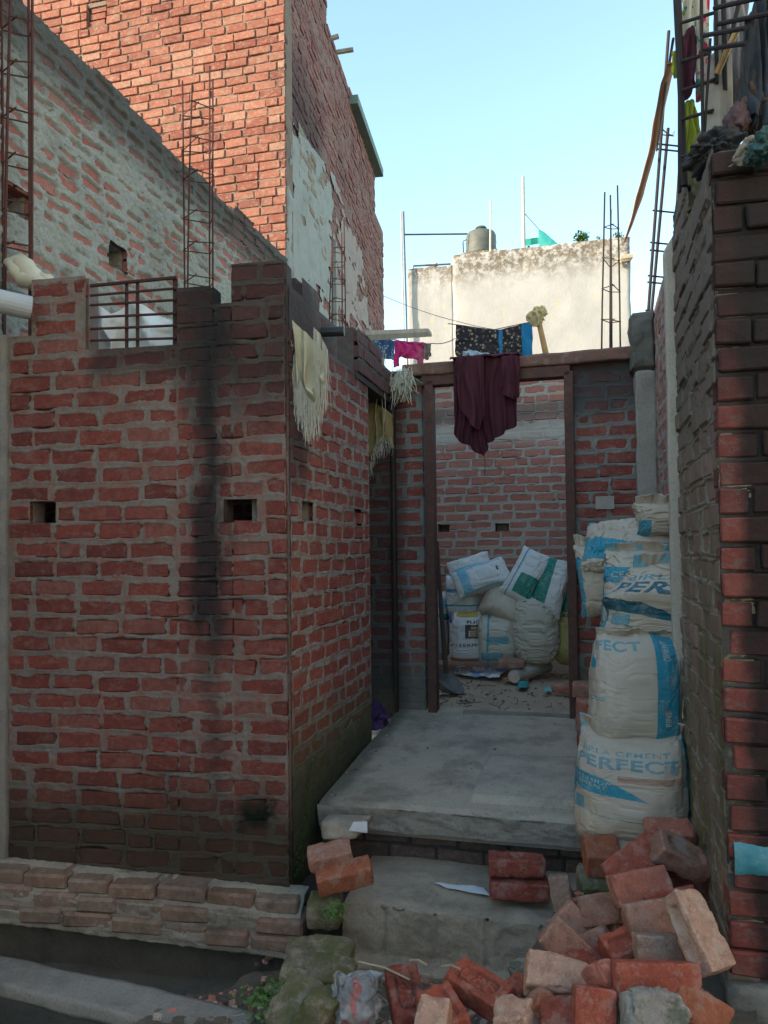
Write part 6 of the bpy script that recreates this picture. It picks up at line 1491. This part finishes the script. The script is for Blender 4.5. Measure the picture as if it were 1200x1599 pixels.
for (x0, y0, x1, y1, r) in ((1118, -20, 1120, 130, .007), (1130, -20, 1133, 140, .009), (1164, 40, 1168, 90, .008), (1158, -10, 1130, 110, .008), (1096, -20, 1098, 225, .006), (1110, 60, 1100, 225, .005)):
    MB().tube([PY(x0, y0, NY-.22), PY(x1, y1, NY-.2)], r, 6).part('bar', bar_d, nc)
# bamboo and cloths in the cage
MB().tube([PY(1121, 230, NY-.15), PY(1122, 150, NY-.15), PY(1124, 90, NY-.15)], [.05, .052, .045], 12).lone('tree_stub', stub, 'pale forked log standing in the near cage', 'log')
MB().tube([PY(1120, 115, NY-.24), PY(1136, 78, NY-.28), PY(1150, 50, NY-.3)], .012, 7).lone('bamboo_stick', bam, 'thin bamboo stick slanting across the pale log', 'stick')
fp_ = NT('bright_floral')
c = fp_.mix(fp_.mr(fp_.noise(22, 2, .5), .54, .60), (.50, .44, .34), (.52, .025, .085)); c = fp_.mix(fp_.mr(fp_.noise(26, 2, .5, stretch=(1.3, 1, .9)), .60, .66), c, (.02, .22, .16))
c = fp_.mix(fp_.mr(fp_.noise(17, 2, .5, stretch=(.8, 1, 1.2)), .62, .66), c, (.20, .22, .06))
bright = fp_.done(c, .85, None, .1)
gc = 'cloths stuffed in the near reinforcement cage'
cloth('printed_cloth', 'red and white flowered cloth hanging in the near cage', 'cloth', [(1066, -20, 112), (1074, -20, 95), (1083, -20, 40), (1090, -20, 158), (1100, -20, 150), (1110, -20, 138)], None, bright, 0, (60, 70), .02, 4, 41, Y=NY+.02, group=gc)
cloth('dark_cloth', 'dark maroon rag twisted inside the near cage', 'rag', [(1066, 60, 150), (1074, 45, 152), (1082, 40, 140), (1089, 55, 130)], None, maroon, 0, (24, 40), .02, 2, 42, Y=NY+.0, group=gc)
lime = fabric('lime_cloth', (.36, .40, .05), (.30, .34, .04), .8)
cloth('lime_cloth', 'lime yellow cloth hanging lowest from the near cage', 'cloth', [(1067, 165, 238), (1073, 158, 242), (1080, 156, 240), (1085, 160, 226), (1090, 190, 214), (1094, 204, 209)], None, lime, 0, (36, 40), .015, 2.5, 43, Y=NY+.03, group=gc)
cloth('lime_cloth', 'scrap of lime cloth at the left of the near cage bar', 'cloth', [(1050, 82, 116), (1054, 80, 120), (1058, 85, 120)], None, lime, 0, (12, 14), .01, 1, 44, Y=NY+.12, group=gc)
greyc = fabric('grey_sheet', (.30, .27, .26), (.24, .22, .21), .85)
cloth('grey_sheet', 'grey beige sheet hanging behind the bars at upper right', 'sheet', [(1114, -20, 225), (1124, -20, 225), (1136, -20, 205), (1148, -20, 165), (1158, -20, 130), (1168, -20, 95)], None, greyc, 0, (60, 60), .02, 5, 45, Y=NY-.1, group=gc)
navy = fabric('dark_bundle', (.028, .034, .042), (.045, .048, .055), .85, dirt_c=(.16, .12, .09), dirt_k=.5)
cloth('dark_sheet', 'dark sheet bunched at the upper right corner', 'sheet', [(1162, 40, 170), (1172, 20, 190), (1185, -20, 200), (1200, -20, 205), (1220, -20, 210)], None, navy, 0, (50, 50), .035, 4, 46, Y=NY-.35, group=gc)
gt_ = 'bundles on top of the near wall'
blob('cloth_bundle', 'dark bundle resting on the top of the near wall corner', 'bundle', PY(1112, 236, 2.72), .085, .12, .055, navy, 51, .4, 2.4, (90, 60), gt_)
blob('cloth_bundle', 'dull red round bundle beside the pale log on the near wall', 'bundle', PY(1153, 190, 2.72), .042, .05, .062, fabric('dull_red_bundle', (.11, .06, .06), (.08, .05, .05), .85), 52, .3, 2.2, (50, 36), gt_)
blob('cloth_bundle', 'teal green bundle at the right edge on top of the near wall', 'bundle', PY(1196, 228, 2.38), .055, .07, .05, fabric('teal_bundle', (.025, .10, .10), (.03, .08, .085), .85), 53, .4, 2.6, (90, 60), gt_)
blob('cloth_bundle', 'brown ragged bundle behind the teal one on the near wall', 'bundle', PY(1186, 165, 2.75), .085, .08, .13, fabric('brown_bundle', (.10, .06, .045), (.07, .048, .04), .85), 54, .45, 2.6, (90, 60), gt_)
cloth('tan_cloth', 'tan cloth flap spilling over the top of the near wall', 'cloth', [(1142, 250, 256), (1152, 235, 256), (1164, 215, 257), (1176, 212, 258), (1190, 225, 258)], None, fabric('tan_cloth', (.27, .22, .17), (.20, .17, .14), .85), 0, (40, 24), .015, 3, 55, Y=2.42, group=gt_)
blob('dark_lump', 'dark mortar lump on the side top of the near wall', 'rubble', PY(1094, 262, 2.95), .035, .08, .11, LB['moss'], 56, .3, 2, (40, 30))
# saffron strip tied to the cage and fluttering down
org = fabric('saffron_cloth', (.55, .20, .07), (.48, .20, .09), .8)
pts = [PY(x, y, Y) for x, y, Y in ((1050, 98, 3.2), (1040, 130, 3.6), (1028, 190, 4.4), (1018, 240, 5.1), (1000, 305, 6.4), (988, 345, 7.4), (976, 378, 8.4))]
ws = [.02, .022, .026, .022, .03, .018, .012]
mb = MB(); fr = []
cp = []
for i in range(len(pts)-1):
    for k in range(6): cp.append((pts[i].lerp(pts[i+1], k/6), ws[i]*(1-k/6)+ws[i+1]*k/6))
cp.append((pts[-1], ws[-1]))
vs = []
for i, (p, w_) in enumerate(cp):
    an = .5*math.sin(i*.5); vs += [p + (E*math.cos(an)+ZZ*.2*math.sin(an)+D*math.sin(an))*w_, p - (E*math.cos(an)+ZZ*.2*math.sin(an)+D*math.sin(an))*w_]
mb.add(vs, [(2*i, 2*i+1, 2*i+3, 2*i+2) for i in range(len(cp)-1)])
o = mb.lone('saffron_ribbon', org, 'long twisted saffron cloth strip slanting down from the near cage', 'ribbon', smooth=True); o.modifiers.new('thickness', 'SOLIDIFY').thickness = .004
MB().tube([PY(1052, 60, 3.1), PY(1041, 130, 3.6), PY(1026, 235, 5.0)], .006, 5).lone('rope', bar_d, 'dark twisted rope along the saffron strip', 'rope')
blob('white_sack_top', 'pale tied bundle peeping over the wall beside the leaning ladder', 'bundle', PV(1047, 455, 1.9), .035, .05, .10, bag_white, 57, .2, 2, (40, 30))

# ---------------------------------------------------------------- litter
pap = plain_mat('paper', (.70, .72, .74), (.60, .62, .65), .7, 9, .2)
def paper(label, px, plane, mat, seed, n=(30, 16), amp=.006, cat='paper', name='paper_scrap', thick=.0015, mats=None, midfn=None):
    c = [plane(*q) for q in px]
    x = np.linspace(0, 1, n[0])[:, None, None]; y = np.linspace(0, 1, n[1])[None, :, None]; c = [np.array(q) for q in c]
    P = (c[0]*(1-x)+c[1]*x)*(1-y)+(c[3]*(1-x)+c[2]*x)*y
    P[..., 2] += .006 + amp + amp*fbm2(P[..., 0]*16, P[..., 1]*16, seed, 3)*1.4
    P[..., 1] += .012*fbm2(P[..., 0]*9, P[..., 1]*9, seed+2, 2)
    S, T = np.meshgrid((np.arange(n[0]-1)+.5)/(n[0]-1), (np.arange(n[1]-1)+.5)/(n[1]-1), indexing='ij')
    o = single(name, P.reshape(-1, 3), grid_faces(*n), mats or mat, label, cat, None, True, midx=midfn(S, T).astype(int).reshape(-1) if midfn else None)
    o.modifiers.new('thickness', 'SOLIDIFY').thickness = thick
    return o
stp = lambda x, y: PZ(x, y, -1.592)
paper('torn strip of white paper lying on the concrete step', [(678, 1383), (756, 1390), (765, 1402), (700, 1392)], stp, pap, 3, amp=.004)
paper('white paper stuck on the concrete offcut under the landing', [(545, 1300), (574, 1304), (574, 1286), (552, 1286)], lambda x, y: PY(x, y, 3.72), pap, 4, amp=.002)
yd = lambda x, y: PZ(x, y, -1.165)
newsp = plain_mat('blue_news', (.10, .25, .52), (.30, .42, .58), .7, 6, .1)
paper('crumpled blue and white printed sheet on the yard soil', [(710, 1056), (780, 1062), (795, 1046), (712, 1040)], yd, pap, 5, (50, 30), .018, mats=[pap, newsp], midfn=lambda S, T: fbm2(S*4, T*3, 4) > .05)
MB().tube([PZ(803, 1057, -1.11), PZ(855, 1041, -1.11)], .055, 18).lone('pipe_offcut', plain_mat('dusty_pvc', (.48, .44, .37), (.40, .36, .30), .7), 'dusty white pipe offcut lying on the yard soil', 'pipe')
blob('plaster_disc', 'broken plaster disc lying before the pipe offcut', 'rubble', PZ(806, 1060, -1.15), .11, .08, .028, LB['tan'], 61, .12, 2, (40, 20))
tealr = plain_mat('teal_scrap', (.03, .22, .22), (.04, .3, .28), .6)
paper('dark teal plastic scrap on the yard soil', [(808, 1076), (824, 1076), (826, 1066), (810, 1068)], yd, tealr, 6, (16, 12), .012, 'scrap', 'plastic_scrap')
paper('small pale teal scrap right of the dark one', [(850, 1082), (862, 1081), (860, 1075), (852, 1076)], yd, plain_mat('pale_teal', (.2, .5, .46)), 7, (12, 10), .010, 'scrap', 'plastic_scrap')
paper('broken white shard among the chips beside the left jamb', [(686, 1088), (703, 1085), (700, 1080), (688, 1082)], yd, pap, 8, (12, 8), .008, 'scrap', 'plaster_shard')
paper('tiny silver wrapper on the landing near the sacks', [(882, 1174), (894, 1174), (893, 1168), (884, 1167)], lambda x, y: PZ(x, y, -1.235), plain_mat('foil', (.7, .7, .8), (.4, .4, .5), .3), 9, (12, 8), .006, 'wrapper', 'wrapper')
pan = thing('iron_pan', 'grey mortar pan tipped over beside the left door jamb', 'pan', PZ(698, 1072, -1.18))
pc = PZ(697, 1068, -1.10); nn = 24; vs = []
ax_ = Vector((.55, -.3, .75)).normalized(); e1 = ax_.orthogonal().normalized(); e2 = ax_.cross(e1)
for (r_, h_) in ((.02, .0), (.09, .0), (.15, .07), (.158, .07), (.095, -.008), (.02, -.008)): vs += [pc + e1*r_*math.cos(2*math.pi*k/nn) + e2*r_*math.sin(2*math.pi*k/nn) - ax_*(.03-h_) for k in range(nn)]
mb = MB().add(vs, [(i*nn+k, i*nn+(k+1) % nn, (i+1)*nn+(k+1) % nn, (i+1)*nn+k) for i in range(5) for k in range(nn)] + [tuple(range(nn))[::-1]])
mb.part('bowl', plain_mat('pan_metal', (.20, .185, .17), (.12, .11, .10), .7), pan)
MB().tube([PV(697, 1050, 2.6), PV(690, 960, 2.45), PV(683, 845, 2.32)], [.02, .018, .012], 8).lone('leaning_stick', plain_mat('stick', (.13, .085, .06), (.09, .06, .05), .8), 'thin brown stick leaning inside the left door jamb', 'stick')
# clear plastic bag and other rubbish in front of the step
cb = NT('clear_polythene')
c = cb.mix(cb.mr(cb.noise(9, 4, .6), .35, .65), (.26, .27, .27), (.58, .58, .57)); c = cb.mix(cb.mr(cb.noise(5, 2, .5, stretch=(3, 1, .6)), .66, .70), c, (.55, .16, .15))
clear = cb.done(c, .25, cb.bump(cb.noise(30, 5, .6, dist=1.2), .8, .012), .5, Alpha=.62)
blob('plastic_bag', 'crumpled clear plastic bag with red print in the foreground rubbish', 'plastic bag', PY(556, 1566, 2.55), .090, .085, .085, clear, 71, .30, 1.7, (90, 60))
cloth('plastic_bag', 'twisted upright neck of the clear plastic bag', 'plastic bag', [(522, 1520, 1556), (528, 1514, 1560), (536, 1530, 1562), (544, 1540, 1566)], None, clear, 0, (20, 24), .02, 2, 72, Y=2.52)
blob('foil_packet', 'silvery crushed packet behind the clear plastic bag', 'wrapper', PY(568, 1527, 2.75), .065, .03, .022, plain_mat('silver_foil', (.42, .44, .46), (.25, .27, .29), .35), 73, .35, 2.5, (40, 24))
rr = random.Random(15)
tw_m = [plain_mat('twig_pale', (.40, .33, .22), (.30, .25, .17), .85), plain_mat('twig_dark', (.10, .075, .055), (.07, .055, .045), .85)]
for i, (x0, y0, x1, y1, lab) in enumerate(((560, 1502, 640, 1530, 'thin pale twig behind the foil packet'), (600, 1515, 672, 1548, 'dark twig lying across the dusty stamped brick'), (590, 1575, 640, 1566, 'pale straw across the foot of the dusty brick'),
                                           (625, 1520, 650, 1560, 'short dark twig on the dusty stamped brick'), (690, 1510, 720, 1514, 'bent straw below the step face'), (640, 1500, 668, 1508, 'short pale stalk at the foot of the step'))):
    a, b = PY(x0, y0, 2.62), PY(x1, y1, 2.58); MB().tube([a, a.lerp(b, .5)+ZZ*.01+Vector((rr.gauss(0, .006), 0, 0)), b], .0035, 5).lone('twig', tw_m[0] if 'pale' in lab or 'straw' in lab else tw_m[1], lab, 'twig')
def stuff_strands(name, n, fn, mat, r, seed):
    rr = random.Random(seed); mb = MB()
    for i in range(n):
        p, q = fn(rr); mb.tube([p, p.lerp(q, .5)+Vector((rr.gauss(0, .012), rr.gauss(0, .012), rr.gauss(0, .004))), q], r, 3, cap=False)
    link(name, mesh_np(name, mb.v, mb.f, mat), kind='stuff')
def lit(rr):
    u, v = rr.uniform(.15, 1.1), rr.uniform(-1.2, -.05); p = W(u, v, float(mound_h(np.array(u), np.array(v)))+.03); an = rr.uniform(0, 6.3); L = rr.uniform(.03, .11)
    return p, p + Vector((math.cos(an)*L, math.sin(an)*L, rr.uniform(-.01, .02)))
stuff_strands('straw_litter', 130, lit, tw_m[0], .0014, 3)
def lit2(rr):
    u, v = rr.uniform(.2, 1.5), rr.uniform(2.3, 4.0); p = W(u, v, -1.165); an = rr.uniform(0, 6.3); L = rr.uniform(.05, .2)
    return p, p + Vector((math.cos(an)*L, math.sin(an)*L, rr.uniform(-.01, .02)))
stuff_strands('yard_litter', 45, lit2, tw_m[1], .003, 4)
# moss and small weeds
def tuft(label, c, r, n, seed, h=.05, mat=leafm, root_name='weed'):
    rr = random.Random(seed); mb = MB(); root = thing(root_name, label, 'weed', c)
    for i in range(n):
        p = c + Vector((rr.gauss(0, r), rr.gauss(0, r), rr.uniform(0, h))); s = rr.uniform(.006, .016)
        a = Vector((rr.gauss(0, 1), rr.gauss(0, 1), rr.gauss(0, .6))).normalized()*s; b = a.orthogonal().normalized()*s*.5
        mb.add([p-a, p+b, p+a, p-b], [(0, 1, 2, 3)])
    mb.part('leaf_cluster', mat, root, kind='stuff')
    MB().tube([c - ZZ*.03, c + ZZ*h], [.003, .001], 4).part('stem', mat, root)
tuft('small green weed in the gap beside the damp block', PY(524, 1432, 3.30), .022, 70, 1)
tuft('low weed at the right end of the drain edge', PY(425, 1572, 2.72), .045, 240, 2, .05)
mossm = plain_mat('moss', (.045, .085, .018), (.03, .055, .014), .95, 30, .4)
rr = random.Random(4); mb = MB()
for i in range(1600):
    y = rr.uniform(1180, 1372); x = 452 + (1372-y)*.14 + rr.uniform(-6, 22)*(.4+.6*rr.random()); p = PY(x, y, 3.70 + (1372-y)*.0012 + rr.uniform(-.02, .03)); s = rr.uniform(.002, .0045)
    a = Vector((rr.gauss(0, 1), rr.gauss(0, 1), rr.gauss(0, 1))).normalized()*s; b = a.orthogonal().normalized()*s*.7; mb.add([p-a, p+b, p+a, p-b], [(0, 1, 2, 3)])
link('moss_growth', mesh_np('moss_growth', mb.v, mb.f, mossm), kind='stuff')
# foot of the side wall where the landing stops short: rubble fill
rough_box('rubble_fill', [W(-.02, .0, -2.0), W(.27, .0, -2.0), W(.27, .5, -2.0), W(-.02, .5, -2.0)], [W(-.02, .02, -1.66), W(.27, .02, -1.68), W(.27, .5, -1.60), W(-.02, .5, -1.60)], mm_dk, (16, 14, 10), .025, 9, 91,
          label='dark rubble filling the gap between footing and step', cat='rubble')
